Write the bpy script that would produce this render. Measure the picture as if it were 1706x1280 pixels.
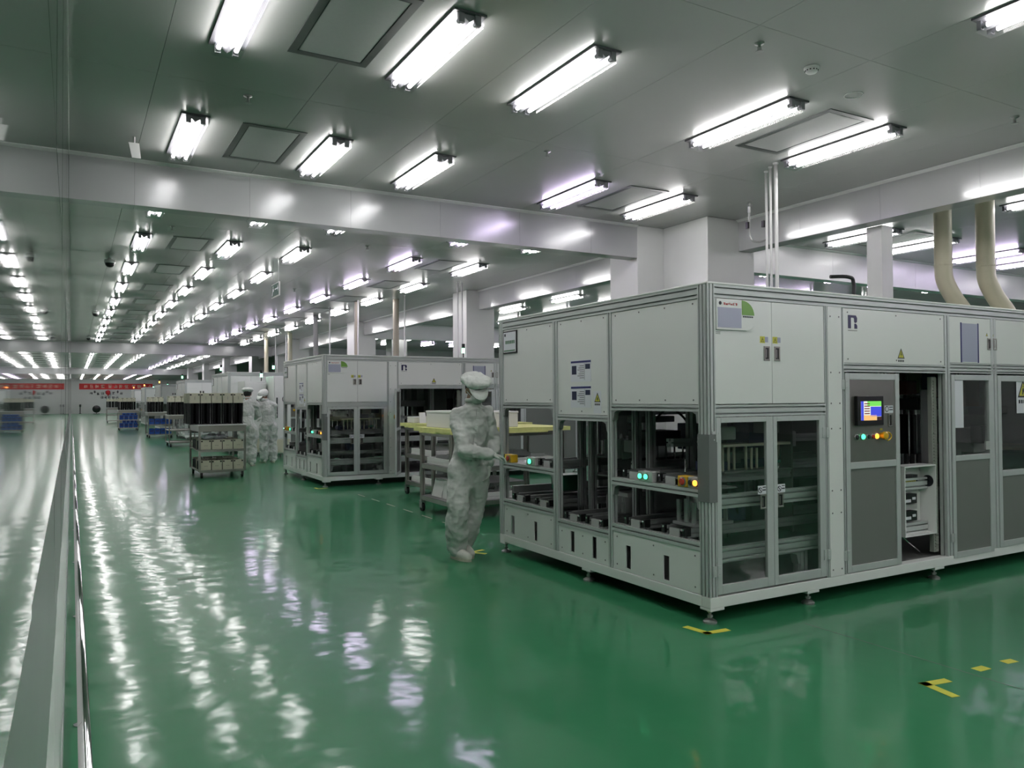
import bpy, bmesh, math, random
from mathutils import Vector, Matrix
random.seed(7)
for o in list(bpy.data.objects):
    bpy.data.objects.remove(o)
SC = bpy.context.scene
COL = SC.collection

# ---------------------------------------------------------------- camera
FPX, CXP, CYP, EYE = 1300.0, 853.0, 640.0, 1.45
VP, ROLL = (119.0, 668.0), math.radians(0.25)
vy = Vector(((VP[0]-CXP)/FPX, (VP[1]-CYP)/FPX, 1)).normalized()
dn = Vector((-math.sin(ROLL), math.cos(ROLL), 0)); dn = (dn-vy*dn.dot(vy)).normalized()
vx = dn.cross(vy)
Rw = Matrix((vx, vy, -dn))
cam_d = bpy.data.cameras.new('camera'); cam = bpy.data.objects.new('camera', cam_d); COL.objects.link(cam)
r_, d_, f_ = Rw.col[0].copy(), Rw.col[1].copy(), Rw.col[2].copy()
M = Matrix((r_, -d_, -f_)).transposed().to_4x4(); M.translation = (0, 0, EYE)
cam.matrix_world = M
cam_d.sensor_width = 36; cam_d.lens = 36*FPX/1706; cam_d.clip_start = 0.004; cam_d.clip_end = 300
SC.camera = cam

# ---------------------------------------------------------------- world, exposure
W = bpy.data.worlds.new('world'); SC.world = W; W.use_nodes = True
W.node_tree.nodes['Background'].inputs[0].default_value = (0.6, 0.65, 0.62, 1)
W.node_tree.nodes['Background'].inputs[1].default_value = 0.05
SC.view_settings.view_transform = 'Standard'; SC.view_settings.look = 'None'
SC.view_settings.exposure = EXPOSURE = 1.27; SC.view_settings.gamma = 1; SC.view_settings.use_curve_mapping = False
try:
    SC.cycles.use_denoising = True; SC.cycles.use_light_tree = True
    SC.cycles.max_bounces = 4; SC.cycles.diffuse_bounces = 2; SC.cycles.glossy_bounces = 3; SC.cycles.use_adaptive_sampling = True; SC.cycles.adaptive_threshold = 0.045; SC.cycles.adaptive_min_samples = 24
    SC.cycles.transparent_max_bounces = 10; SC.cycles.sample_clamp_indirect = 6
    SC.cycles.caustics_reflective = False; SC.cycles.caustics_refractive = False
except Exception:
    pass
TUBE = 15.0            # strength of every fluorescent tube

# ---------------------------------------------------------------- materials
MATS = {}
def mat(name, col, rough=0.5, metal=0.0, spec=0.5, noise=None, bump=None, emit=None, estr=0, ior=1.5):
    m = bpy.data.materials.new(name); m.use_nodes = True; nt = m.node_tree; b = nt.nodes['Principled BSDF']
    b.inputs['Base Color'].default_value = (*col, 1); b.inputs['Roughness'].default_value = rough
    b.inputs['Metallic'].default_value = metal; b.inputs['Specular IOR Level'].default_value = spec; b.inputs['IOR'].default_value = ior
    if emit:
        b.inputs['Emission Color'].default_value = (*emit, 1); b.inputs['Emission Strength'].default_value = estr
    if noise or bump:
        tc = nt.nodes.new('ShaderNodeTexCoord')
    if noise:                                   # (scale, amount): fine colour and gloss wear
        n = nt.nodes.new('ShaderNodeTexNoise'); n.inputs['Scale'].default_value = noise[0]; n.inputs['Detail'].default_value = 4
        nt.links.new(tc.outputs['Object'], n.inputs['Vector'])
        mx = nt.nodes.new('ShaderNodeMix'); mx.data_type = 'RGBA'
        mx.inputs['A'].default_value = (*[c*(1-noise[1]) for c in col], 1); mx.inputs['B'].default_value = (*[min(1, c*(1+noise[1])) for c in col], 1)
        nt.links.new(n.outputs['Fac'], mx.inputs['Factor']); nt.links.new(mx.outputs['Result'], b.inputs['Base Color'])
    if bump:                                    # (scale xyz, strength, distance)
        mp = nt.nodes.new('ShaderNodeMapping'); mp.inputs['Scale'].default_value = bump[0]
        nt.links.new(tc.outputs['Object'], mp.inputs['Vector'])
        n2 = nt.nodes.new('ShaderNodeTexNoise'); n2.inputs['Scale'].default_value = 1; n2.inputs['Detail'].default_value = 2
        nt.links.new(mp.outputs['Vector'], n2.inputs['Vector'])
        bp = nt.nodes.new('ShaderNodeBump'); bp.inputs['Strength'].default_value = bump[1]; bp.inputs['Distance'].default_value = bump[2]
        nt.links.new(n2.outputs['Fac'], bp.inputs['Height']); nt.links.new(bp.outputs['Normal'], b.inputs['Normal'])
    MATS[name] = m
    return m
def glass(name, tint, rough=0.02, alpha=0.0, body=(0.1, 0.1, 0.1), refl=0.05):
    """thin clear sheet: see-through with a mirror sheen that grows at grazing angles"""
    m = bpy.data.materials.new(name); m.use_nodes = True; nt = m.node_tree; nt.nodes.clear()
    out = nt.nodes.new('ShaderNodeOutputMaterial'); tr = nt.nodes.new('ShaderNodeBsdfTransparent'); tr.inputs[0].default_value = (*tint, 1)
    gl = nt.nodes.new('ShaderNodeBsdfGlossy'); gl.inputs['Roughness'].default_value = rough; gl.inputs[0].default_value = (1, 1, 1, 1)
    lw = nt.nodes.new('ShaderNodeLayerWeight'); lw.inputs[0].default_value = 0.5
    pw = nt.nodes.new('ShaderNodeMath'); pw.operation = 'POWER'; pw.inputs[1].default_value = 4.5
    fr = nt.nodes.new('ShaderNodeMath'); fr.operation = 'MULTIPLY_ADD'; fr.inputs[1].default_value = 0.9; fr.inputs[2].default_value = refl
    nt.links.new(lw.outputs['Facing'], pw.inputs[0]); nt.links.new(pw.outputs[0], fr.inputs[0])
    mx = nt.nodes.new('ShaderNodeMixShader')
    nt.links.new(fr.outputs[0], mx.inputs[0]); nt.links.new(tr.outputs[0], mx.inputs[1]); nt.links.new(gl.outputs[0], mx.inputs[2])
    last = mx
    if alpha:
        df = nt.nodes.new('ShaderNodeBsdfDiffuse'); df.inputs[0].default_value = (*body, 1)
        m2 = nt.nodes.new('ShaderNodeMixShader'); m2.inputs[0].default_value = alpha
        nt.links.new(mx.outputs[0], m2.inputs[1]); nt.links.new(df.outputs[0], m2.inputs[2]); last = m2
    nt.links.new(last.outputs[0], out.inputs[0])
    MATS[name] = m
    return m
mat('ceiling', (0.41, 0.42, 0.405), 0.24, 0.0, 0.5, (0.8, 0.05), ((2.2, 0.6, 1), 0.05, 0.02))
mat('seam', (0.16, 0.17, 0.16), 0.7)
mat('beam', (0.43, 0.445, 0.445), 0.22, 0.15, 0.5, None, ((70, 0.2, 0.2), 0.08, 0.004))
mat('beam_y', (0.46, 0.475, 0.47), 0.12, 0.2, 0.5, None, ((0.2, 70, 0.2), 0.03, 0.003))
mat('white_wall', (0.60, 0.62, 0.60), 0.3, 0, 0.5, (1.5, 0.04))
mat('overlit_wall', (0.80, 0.80, 0.81), 0.3, 0, 0.5, (1.5, 0.03))  # paleness stands in for overexposed light on the neighbouring bay's bulkheads
mat('wall_paint', (0.78, 0.80, 0.77), 0.22, 0, 0.5, (1.5, 0.05))
mat('ribbon_glass', (0.10, 0.13, 0.115), 0.025, 0, 0.8)
mat('steel_band', (0.42, 0.43, 0.42), 0.33, 1.0, 0.5, (3, 0.08))
mat('upper_glass', (0.09, 0.115, 0.10), 0.05, 0, 0.5)
mat('chrome', (0.72, 0.72, 0.72), 0.06, 1.0)
mat('panel', (0.80, 0.82, 0.795), 0.25, 0, 0.5, (2.0, 0.025))
mat('alu', (0.55, 0.585, 0.57), 0.42, 0.25, 0.5, (9, 0.06))
mat('alu_dark', (0.31, 0.325, 0.32), 0.45, 0.35, 0.5, (9, 0.08))
mat('guard', (0.17, 0.185, 0.18), 0.5)
mat('base_white', (0.80, 0.83, 0.80), 0.4, 0, 0.5, (5, 0.03))
mat('steel', (0.36, 0.35, 0.32), 0.3, 0.85, 0.5, (12, 0.06))
mat('screw', (0.18, 0.18, 0.18), 0.4, 0.6)
mat('iron', (0.33, 0.34, 0.33), 0.35, 0.8)
mat('dark', (0.022, 0.023, 0.026), 0.45)
mat('black', (0.008, 0.008, 0.009), 0.35)
mat('carrier_black', (0.004, 0.004, 0.005), 0.6, 0, 0.15)
mat('bright_steel', (0.72, 0.73, 0.72), 0.3, 0.4)
mat('navy', (0.02, 0.028, 0.075), 0.4)
mat('grey', (0.20, 0.205, 0.20), 0.5, 0, 0.5, (6, 0.08))
mat('door_grey', (0.18, 0.19, 0.175), 0.42, 0, 0.5, (3, 0.04))
mat('light_grey', (0.45, 0.46, 0.45), 0.45)
mat('cream', (0.66, 0.64, 0.50), 0.45, 0, 0.5, (8, 0.06))
mat('paper', (0.72, 0.74, 0.78), 0.6)
mat('paper_blue', (0.42, 0.44, 0.56), 0.25)
mat('ink', (0.03, 0.03, 0.04), 0.6)
mat('ink_blue', (0.03, 0.035, 0.16), 0.5)
mat('logo_blue', (0.012, 0.012, 0.075), 0.4)
mat('ink_green', (0.10, 0.22, 0.13), 0.5)
mat('ink_red', (0.55, 0.05, 0.05), 0.5)
mat('plaque_green', (0.16, 0.36, 0.05), 0.3)
mat('warn_yellow', (0.60, 0.58, 0.06), 0.4)
mat('tape', (0.62, 0.62, 0.07), 0.5, 0, 0.5, (20, 0.15))
mat('foam', (0.72, 0.74, 0.30), 0.8, 0, 0.3, (14, 0.15))
mat('foam_white', (0.82, 0.83, 0.80), 0.7)
mat('estop_yellow', (0.75, 0.45, 0.02), 0.35)
mat('estop_red', (0.5, 0.04, 0.02), 0.35)
mat('orange_lit', (0.9, 0.3, 0.03), 0.3, emit=(1, 0.30, 0.03), estr=1.6)
mat('green_lit', (0.05, 0.7, 0.3), 0.3, emit=(0.06, 1, 0.35), estr=1.3)
mat('beacon_green', (0.5, 0.9, 0.65), 0.3, emit=(0.25, 1, 0.55), estr=2.5)
mat('beacon_orange', (0.9, 0.5, 0.2), 0.3, emit=(1, 0.25, 0.05), estr=3)
mat('green_dull', (0.02, 0.18, 0.10), 0.35)
mat('red', (0.5, 0.02, 0.025), 0.5)
mat('banner', (0.62, 0.03, 0.03), 0.6)
mat('banner_text', (0.85, 0.55, 0.45), 0.6)
mat('blue_bin', (0.01, 0.08, 0.42), 0.4)
mat('duct', (0.60, 0.57, 0.42), 0.4, 0, 0.5, (3, 0.06))
mat('duct_brown', (0.42, 0.38, 0.30), 0.4, 0, 0.5, (3, 0.06))
mat('white_pipe', (0.70, 0.71, 0.70), 0.3)
mat('suit', (0.60, 0.63, 0.595), 0.7, 0, 0.3, None, ((7, 7, 9), 0.85, 0.05))
mat('cap_cloth', (0.70, 0.74, 0.70), 0.8, 0, 0.3, None, ((30, 30, 30), 0.4, 0.02))
mat('skin', (0.36, 0.21, 0.14), 0.5)
mat('hair', (0.012, 0.010, 0.010), 0.5)
mat('glove', (0.60, 0.63, 0.58), 0.6)
mat('shoe', (0.72, 0.73, 0.66), 0.5)
mat('sole', (0.50, 0.50, 0.40), 0.6)
mat('rubber', (0.015, 0.015, 0.015), 0.6)
mat('filter', (0.40, 0.42, 0.41), 0.5, 0, 0.4, (40, 0.05))
mat('ffu_frame', (0.10, 0.11, 0.105), 0.4, 0.3)
mat('fixture', (0.26, 0.26, 0.28), 0.35)
mat('fixture_edge', (0.10, 0.10, 0.11), 0.4)
mat('tube', (1, 1, 1), 0.4, emit=(1.0, 0.965, 0.955), estr=TUBE)
mat('tube_violet', (1, 1, 1), 0.4, emit=(0.86, 0.70, 1.0), estr=TUBE)
mat('screen_white', (0, 0, 0), 0.3, emit=(0.85, 0.88, 0.8), estr=0.42)
mat('screen_blue', (0, 0, 0), 0.3, emit=(0.06, 0.08, 0.72), estr=0.42)
mat('screen_green', (0, 0, 0), 0.3, emit=(0.2, 0.75, 0.12), estr=0.42)
mat('screen_orange', (0, 0, 0), 0.3, emit=(0.95, 0.55, 0.2), estr=0.42)
mat('exit_green', (0.006, 0.06, 0.04), 0.6, 0, 0.2)
mat('beige', (0.62, 0.54, 0.42), 0.5)
mat('wire_duct', (0.33, 0.35, 0.31), 0.5)
mat('maroon', (0.13, 0.03, 0.03), 0.4)
glass('pane_dark', (0.92, 0.94, 0.93), 0.015, 0.02, (0.05, 0.06, 0.055))
glass('pane_clear', (0.95, 0.96, 0.96), 0.02, 0.01, (0.3, 0.3, 0.3))
glass('acrylic', (0.88, 0.91, 0.90), 0.03, 0.34, (0.85, 0.88, 0.86))
glass('cover', (0.97, 0.97, 0.98), 0.05, refl=0.02)
# floor: glossy green epoxy, poured by hand so its surface waves a little
def floor_mat():
    m = bpy.data.materials.new('floor_epoxy'); m.use_nodes = True; nt = m.node_tree; b = nt.nodes['Principled BSDF']
    tc = nt.nodes.new('ShaderNodeTexCoord'); L = nt.links.new
    n = nt.nodes.new('ShaderNodeTexNoise'); n.inputs['Scale'].default_value = 0.5; n.inputs['Detail'].default_value = 3; L(tc.outputs['Object'], n.inputs['Vector'])
    mx = nt.nodes.new('ShaderNodeMix'); mx.data_type = 'RGBA'
    mx.inputs['A'].default_value = (0.036, 0.210, 0.092, 1); mx.inputs['B'].default_value = (0.046, 0.250, 0.115, 1)
    L(n.outputs['Fac'], mx.inputs['Factor']); L(mx.outputs['Result'], b.inputs['Base Color'])
    n2 = nt.nodes.new('ShaderNodeTexNoise'); n2.inputs['Scale'].default_value = 22; n2.inputs['Detail'].default_value = 6; L(tc.outputs['Object'], n2.inputs['Vector'])
    mr = nt.nodes.new('ShaderNodeMapRange'); mr.inputs['From Min'].default_value = 0.3; mr.inputs['From Max'].default_value = 0.7
    mr.inputs['To Min'].default_value = 0.07; mr.inputs['To Max'].default_value = 0.12; L(n2.outputs['Fac'], mr.inputs['Value']); L(mr.outputs['Result'], b.inputs['Roughness'])
    b.inputs['Specular IOR Level'].default_value = 0.32; b.inputs['IOR'].default_value = 1.5
    w1 = nt.nodes.new('ShaderNodeTexNoise'); w1.inputs['Scale'].default_value = 2.6; w1.inputs['Detail'].default_value = 2; L(tc.outputs['Object'], w1.inputs['Vector'])
    w2 = nt.nodes.new('ShaderNodeTexNoise'); w2.inputs['Scale'].default_value = 14; w2.inputs['Detail'].default_value = 3; L(tc.outputs['Object'], w2.inputs['Vector'])
    b1 = nt.nodes.new('ShaderNodeBump'); b1.inputs['Strength'].default_value = 0.36; b1.inputs['Distance'].default_value = 0.018; L(w1.outputs['Fac'], b1.inputs['Height'])
    b2 = nt.nodes.new('ShaderNodeBump'); b2.inputs['Strength'].default_value = 0.13; b2.inputs['Distance'].default_value = 0.003; L(w2.outputs['Fac'], b2.inputs['Height'])
    L(b1.outputs['Normal'], b2.inputs['Normal']); L(b2.outputs['Normal'], b.inputs['Normal'])
    # the coat is part polished, part scuffed: a sharp and a hazy gloss lobe together
    h = nt.nodes.new('ShaderNodeBsdfPrincipled'); h.inputs['Roughness'].default_value = 0.285; h.inputs['Specular IOR Level'].default_value = 0.34
    L(mx.outputs['Result'], h.inputs['Base Color']); L(b2.outputs['Normal'], h.inputs['Normal'])
    ms = nt.nodes.new('ShaderNodeMixShader'); ms.inputs[0].default_value = 0.42
    L(b.outputs[0], ms.inputs[1]); L(h.outputs[0], ms.inputs[2]); L(ms.outputs[0], nt.nodes['Material Output'].inputs[0])
    MATS['floor'] = m
floor_mat()

# ---------------------------------------------------------------- mesh helpers
class MB:
    def __init__(s): s.v = []; s.f = []
    def box(s, x0, x1, y0, y1, z0, z1):
        b = len(s.v)
        s.v += [(x, y, z) for z in (z0, z1) for y in (y0, y1) for x in (x0, x1)]
        for q in ((0, 2, 3, 1), (4, 5, 7, 6), (0, 1, 5, 4), (2, 6, 7, 3), (0, 4, 6, 2), (1, 3, 7, 5)):
            s.f.append([b+i for i in q])
        return s
    def cbox(s, c, d):
        return s.box(c[0]-d[0]/2, c[0]+d[0]/2, c[1]-d[1]/2, c[1]+d[1]/2, c[2]-d[2]/2, c[2]+d[2]/2)
    def prism(s, pts, a, b, axis='y'):
        """extrude a 2-D outline: axis y -> pts are (x,z); x -> (y,z); z -> (x,y)"""
        ar = sum(pts[i][0]*pts[(i+1) % len(pts)][1]-pts[(i+1) % len(pts)][0]*pts[i][1] for i in range(len(pts)))
        if ar < 0: pts = pts[::-1]
        def P(p, t): return {'y': (p[0], t, p[1]), 'x': (t, p[0], p[1]), 'z': (p[0], p[1], t)}[axis]
        k = len(s.v); n = len(pts); s.v += [P(p, a) for p in pts]+[P(p, b) for p in pts]
        fl = (axis == 'y')
        def F(q): s.f.append(q if not fl else q[::-1])
        F(list(range(k+n-1, k-1, -1))); F(list(range(k+n, k+2*n)))
        for i in range(n):
            j = (i+1) % n; F([k+i, k+j, k+n+j, k+n+i])
        return s
    def tslot(s, axis, a, b, u, w, nu=1, nw=1, g=0.011, dp=0.020):
        """slotted aluminium extrusion along an axis; u, w = cross-section ranges, nu/nw = slots on the faces of each pair"""
        u0, u1 = u; w0, w1 = w; P = []; dp = min(dp, (u1-u0)*0.36, (w1-w0)*0.36); g = min(g, (u1-u0)/max(nu, 1)*0.36, (w1-w0)/max(nw, 1)*0.36)
        def edge(p0, p1, n, inward):
            L = math.hypot(p1[0]-p0[0], p1[1]-p0[1]); d = ((p1[0]-p0[0])/L, (p1[1]-p0[1])/L); P.append(p0)
            for i in range(n):
                c = L*(i+0.5)/n
                for t, dd in ((c-g/2, 0), (c-g/2, dp), (c+g/2, dp), (c+g/2, 0)):
                    P.append((p0[0]+d[0]*t+inward[0]*dd, p0[1]+d[1]*t+inward[1]*dd))
        edge((u0, w0), (u1, w0), nu, (0, 1)); edge((u1, w0), (u1, w1), nw, (-1, 0))
        edge((u1, w1), (u0, w1), nu, (0, -1)); edge((u0, w1), (u0, w0), nw, (1, 0))
        return s.prism(P, a, b, axis)
    def cyl(s, p, q, r, n=12, r2=None, caps=True):
        p = Vector(p); q = Vector(q); d = (q-p).normalized(); r2 = r if r2 is None else r2
        a = d.orthogonal().normalized(); b = d.cross(a); k = len(s.v)
        for c, rr in ((p, r), (q, r2)):
            for i in range(n):
                t = 2*math.pi*i/n; s.v.append(tuple(c+a*(rr*math.cos(t))+b*(rr*math.sin(t))))
        for i in range(n):
            j = (i+1) % n; s.f.append([k+i, k+j, k+n+j, k+n+i])
        if caps: s.f.append(list(range(k+n-1, k-1, -1))); s.f.append(list(range(k+n, k+2*n)))
        return s
    def tube(s, pts, r, n=8):
        pts = [Vector(p) for p in pts]; k = len(s.v); a = None
        for i, p in enumerate(pts):
            d = (pts[min(i+1, len(pts)-1)]-pts[max(i-1, 0)]).normalized()
            a = d.orthogonal().normalized() if a is None else (a-d*a.dot(d)).normalized()
            b = d.cross(a); rr = r[i] if isinstance(r, (list, tuple)) else r
            s.v += [tuple(p+a*(rr*math.cos(2*math.pi*j/n))+b*(rr*math.sin(2*math.pi*j/n))) for j in range(n)]
        for i in range(len(pts)-1):
            for j in range(n):
                e = (j+1) % n; o = k+i*n; s.f.append([o+j, o+e, o+n+e, o+n+j])
        s.f.append(list(range(k+n-1, k-1, -1))); o = k+(len(pts)-1)*n; s.f.append(list(range(o, o+n)))
        return s
    def lathe(s, prof, c, n=16, axis='z'):
        k = len(s.v)
        for r, z in prof:
            for i in range(n):
                t = 2*math.pi*i/n; x, y = r*math.cos(t), r*math.sin(t)
                s.v.append({'z': (c[0]+x, c[1]+y, c[2]+z), 'y': (c[0]+x, c[1]+z, c[2]-y), 'x': (c[0]+z, c[1]+x, c[2]+y)}[axis])
        for m in range(len(prof)-1):
            for i in range(n):
                j = (i+1) % n; s.f.append([k+m*n+i, k+m*n+j, k+(m+1)*n+j, k+(m+1)*n+i])
        s.f.append(list(range(k+n-1, k-1, -1))); o = k+(len(prof)-1)*n; s.f.append(list(range(o, o+n)))
        return s
    def ball(s, c, r, n=12, m=8):
        r = r if isinstance(r, (tuple, list)) else (r, r, r); k = len(s.v)
        s.v.append((c[0], c[1], c[2]-r[2]))
        for i in range(1, m):
            ph = -math.pi/2+math.pi*i/m
            for j in range(n):
                t = 2*math.pi*j/n; s.v.append((c[0]+r[0]*math.cos(ph)*math.cos(t), c[1]+r[1]*math.cos(ph)*math.sin(t), c[2]+r[2]*math.sin(ph)))
        s.v.append((c[0], c[1], c[2]+r[2])); e = len(s.v)-1
        for j in range(n):
            s.f.append([k, k+1+(j+1) % n, k+1+j]); s.f.append([e, e-n+j, e-n+(j+1) % n])
        for i in range(m-2):
            for j in range(n):
                q = (j+1) % n; o = k+1+i*n; s.f.append([o+j, o+q, o+n+q, o+n+j])
        return s
    def rcone(s, p, q, r, r2, n=14):
        s.cyl(p, q, r, n, r2); s.ball(p, r*0.999, n, 8); s.ball(q, r2*0.999, n, 8); return s
    def strokes(s, x, z, w, h, seed, y0, y1, n=5, t=None):
        """one dense written character, as bars in the x-z plane"""
        rg = random.Random(seed); t = t or h*0.11
        for i in range(n):
            if rg.random() < 0.55:
                a = rg.uniform(0, 0.25); b = rg.uniform(0.7, 1); c = rg.uniform(0.05, 0.95)
                s.box(x+a*w, x+b*w, y0, y1, z+c*h-t/2, z+c*h+t/2)
            else:
                a = rg.uniform(0, 0.3); b = rg.uniform(0.65, 1); c = rg.uniform(0.1, 0.9)
                s.box(x+c*w-t/2, x+c*w+t/2, y0, y1, z+a*h, z+b*h)
        return s
    def mesh(s, name, origin=(0, 0, 0)):
        me = bpy.data.meshes.new(name); o = origin
        me.from_pydata([(v[0]-o[0], v[1]-o[1], v[2]-o[2]) for v in s.v], [], s.f); me.validate(); me.update()
        return me
    def build(s, name, m, parent=None, origin=(0, 0, 0), smooth=False, label=None):
        me = s.mesh(name, origin); me.materials.append(MATS[m])
        if smooth: me.shade_smooth()
        o = bpy.data.objects.new(name, me); COL.objects.link(o); o.location = origin
        if parent is not None:
            o.parent = parent
            po = parent.get('_o')
            if po is not None: o.location = Vector(origin)-Vector(po)
        o['_o'] = tuple(origin)
        if label: o['label'] = label
        return o
def soft(o, w=0.004, seg=2):
    b = o.modifiers.new('soft', 'BEVEL'); b.width = w; b.segments = seg; b.limit_method = 'ANGLE'; b.angle_limit = math.radians(40)
    return o
def tag(o, label, cat, group=None, kind=None):
    o['label'] = label; o['category'] = cat
    if group: o['group'] = group
    if kind: o['kind'] = kind
    return o
def thing(name, label, cat, loc=(0, 0, 0), rz=0, group=None):
    o = bpy.data.objects.new(name, None); COL.objects.link(o); o.location = loc; o.rotation_euler = (0, 0, rz); o.empty_display_size = 0.1
    return tag(o, label, cat, group)
def copy_tree(o, parent=None, keep=None):
    c = o.copy(); COL.objects.link(c); c.parent = parent
    for ch in o.children:
        if keep is None or keep(ch): copy_tree(ch, c, keep)
    return c
def struct(o, label, cat):
    return tag(o, label, cat, None, 'structure')
ORD = ['first', 'second', 'third', 'fourth', 'fifth', 'sixth', 'seventh', 'eighth', 'ninth', 'tenth', 'eleventh', 'twelfth', 'thirteenth',
       'fourteenth', 'fifteenth', 'sixteenth', 'seventeenth', 'eighteenth', 'nineteenth', 'twentieth']

# ================================================================ the hall
H = 3.90                         # ceiling height
XW, XB, XE = -0.03, 8.05, 24.0   # window wall, side bulkhead, far side of the next bay
YS, YE = -16.0, 100.0
B1, B2, B3 = 8.75, 36.8, 66.0    # bulkheads across the hall
fl = MB().box(-2.0, XE, YS, YE, -0.2, 0.0).build('floor', 'floor'); struct(fl, 'glossy green epoxy floor of the production hall', 'floor')
ln = MB().box(4.082, 4.088, -3, 3.45, 0.0, 0.0006).build('expansion_joint', 'seam', fl)

# ceiling: colour-coated sandwich panels with open hairline joints
ce = MB().box(-2.0, XE, YS, YE, H+0.05, H+0.25).build('ceiling', 'seam'); struct(ce, 'pale grey panelled cleanroom ceiling', 'ceiling')
gx = [XW]+[0.55+1.13*i for i in range(7)]+[XB+0.1]
gy = [YS]+[-15.41+2.72*i for i in range(20)]+[B2+0.1]
meshes = {}
def ceil_panel(x0, x1, y0, y1):
    w, l = round(x1-x0, 3), round(y1-y0, 3)
    if (w, l) not in meshes:
        meshes[(w, l)] = MB().box(-w/2+0.0015, w/2-0.0015, -l/2+0.0015, l/2-0.0015, 0, 0.05).mesh('ceiling_panel')
        meshes[(w, l)].materials.append(MATS['ceiling'])
    o = bpy.data.objects.new('ceiling_panel', meshes[(w, l)]); COL.objects.link(o); o.parent = ce; o.location = ((x0+x1)/2, (y0+y1)/2, H)
for i in range(len(gx)-1):
    for j in range(len(gy)-1):
        ceil_panel(gx[i], gx[i+1], gy[j], gy[j+1])
for a, b in ((B2+0.1, B3+0.1), (B3+0.1, YE)):
    ceil_panel(-2.0, XE, a, b)
for i in range(5):
    for j in range(4):
        ceil_panel(XB+0.1+i*3.17, XB+0.1+(i+1)*3.17, YS+j*13.225, YS+(j+1)*13.225)

# window wall: white dado, steel sill band, ribbon of glass, white upper wall; every element one module long
wl = MB().box(-0.30, -0.16, YS, YE, 0, H+0.05).build('wall_side', 'seam'); struct(wl, 'long window wall with steel sill and reflective glass ribbon', 'wall')
Z1, Z2, Z3 = 0.93, 1.262, 2.02
def module(name, z0, z1, m, ln_, xin, tilt, seedk, y):
    key = (name, ln_)
    if key not in meshes:
        meshes[key] = MB().box(-0.12, 0, 0.0015, ln_-0.0015, 0, z1-z0).mesh(name); meshes[key].materials.append(MATS[m])
    o = bpy.data.objects.new(name, meshes[key]); COL.objects.link(o); o.parent = wl; o.location = (xin, y, z0)
    if tilt:
        rg = random.Random(seedk*1000+round(y*100)); o.rotation_euler = (0, math.radians(rg.uniform(-0.7, 0.0)) if name == 'sill_plate' else 0, math.radians(rg.uniform(-tilt, tilt)))
    return o
y = YS
while y < YE-0.01:
    s = 1.2 if y < 30 else 2.4
    s = min(s, YE-y)
    module('dado_panel', 0.0, Z1-0.002, 'wall_paint', s, XW, 0.0, 1, y)
    module('sill_plate', Z1, Z2-0.002, 'steel_band', s, XW+0.0005, 0.07, 2, y)
    module('glass_pane', Z2, Z3-0.002, 'ribbon_glass', s, XW-0.001, 0.09, 3, y)
    module('upper_panel', Z3, H-0.004, 'upper_glass', s, XW-0.0005, 0.03, 4, y)
    y += s
bb = MB().prism([(XW, 0), (XW+0.006, 0), (XW+0.006, 0.05), (XW+0.002, 0.075), (XW, 0.075)], YS, YE, 'y').build('baseboard_side', 'alu'); struct(bb, 'low aluminium skirting along the window wall', 'baseboard')
tr = MB().prism([(XW, H-0.045), (XW+0.001, H-0.045), (XW+0.003, H-0.012), (XW+0.003, H), (XW, H)], YS, B1-0.02, 'y').build('trim_1', 'white_wall'); struct(tr, 'thin cove trim where window wall meets ceiling', 'trim')
bk = MB().box(-2, XE, YE, YE+0.2, 0, H+0.2).build('wall_back', 'white_wall'); struct(bk, 'plain white end wall of the hall', 'wall')
fw = MB().box(-2, XE, YS-0.2, YS, 0, H+0.2).build('wall_front', 'white_wall'); struct(fw, 'plain white wall at the near end of the hall', 'wall')
ew = MB().box(XE, XE+0.2, YS, YE, 0, H+0.2).build('wall_far_side', 'white_wall'); struct(ew, 'white wall across the neighbouring bay', 'wall')

# bulkheads (smoke curtains) across and along the hall, clad with ribbed panels
def bulkhead(name, label, x0, x1, y0, y1, zb, along, pitch, off, m=None):
    m = m or ('beam' if along == 'x' else 'beam_y')
    core = MB().box(x0+0.012, x1-0.004, y0+0.004, y1-0.004, zb+0.004, H).build(name, 'seam'); struct(core, label, 'bulkhead')
    a, b = (x0, x1) if along == 'x' else (y0, y1)
    cuts = [a]
    t = a+off
    while t < b-0.05:
        if t > a+0.05: cuts.append(t)
        t += pitch
    cuts.append(b)
    for i in range(len(cuts)-1):
        c, d = cuts[i]+0.0012, cuts[i+1]-0.0012
        k = MB()
        if along == 'x': k.box(c, d, y0, y1, zb, H-0.001)
        else: k.prism([(x0+0.009, zb), (x1, zb), (x1, H-0.001), (x0, H-0.001)], c, d, 'y')
        k.build('cladding_panel', m, core)
    k = MB()
    if along == 'x':
        k.prism([(y0, H-0.03), (y0, H), (y0-0.035, H), (y0-0.035, H-0.008)], x0, x1, 'x')
    else:
        k.prism([(x0, H-0.03), (x0, H), (x0-0.035, H), (x0-0.035, H-0.008)], y0, y1, 'y')
    k.build('cove_strip', 'white_wall', core)
    return core
bulkhead('beam_cross', 'ribbed grey bulkhead hanging across the hall above the near machine', XW, 7.0, B1, B1+0.22, 3.435, 'x', 1.13, 0.58)
bulkhead('beam_cross', 'second bulkhead across the hall, about halfway down the aisle', XW, 8.05, B2, B2+0.3, 3.44, 'x', 2.26, 0.58)
bulkhead('beam_cross', 'third bulkhead across the hall, just before the red banner', XW, 8.05, B3, B3+0.3, 3.42, 'x', 4.52, 0.58)
bulkhead('beam_along', 'grey bulkhead along the hall between white column and drop pipes', XB, XB+0.25, YS, 7.85, 3.47, 'y', 1.13, 0.2)
bulkhead('beam_along', 'grey bulkhead along the hall beyond the white column', XB, XB+0.25, 9.40, 15.8, 3.47, 'y', 1.13, 0.2)
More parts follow.
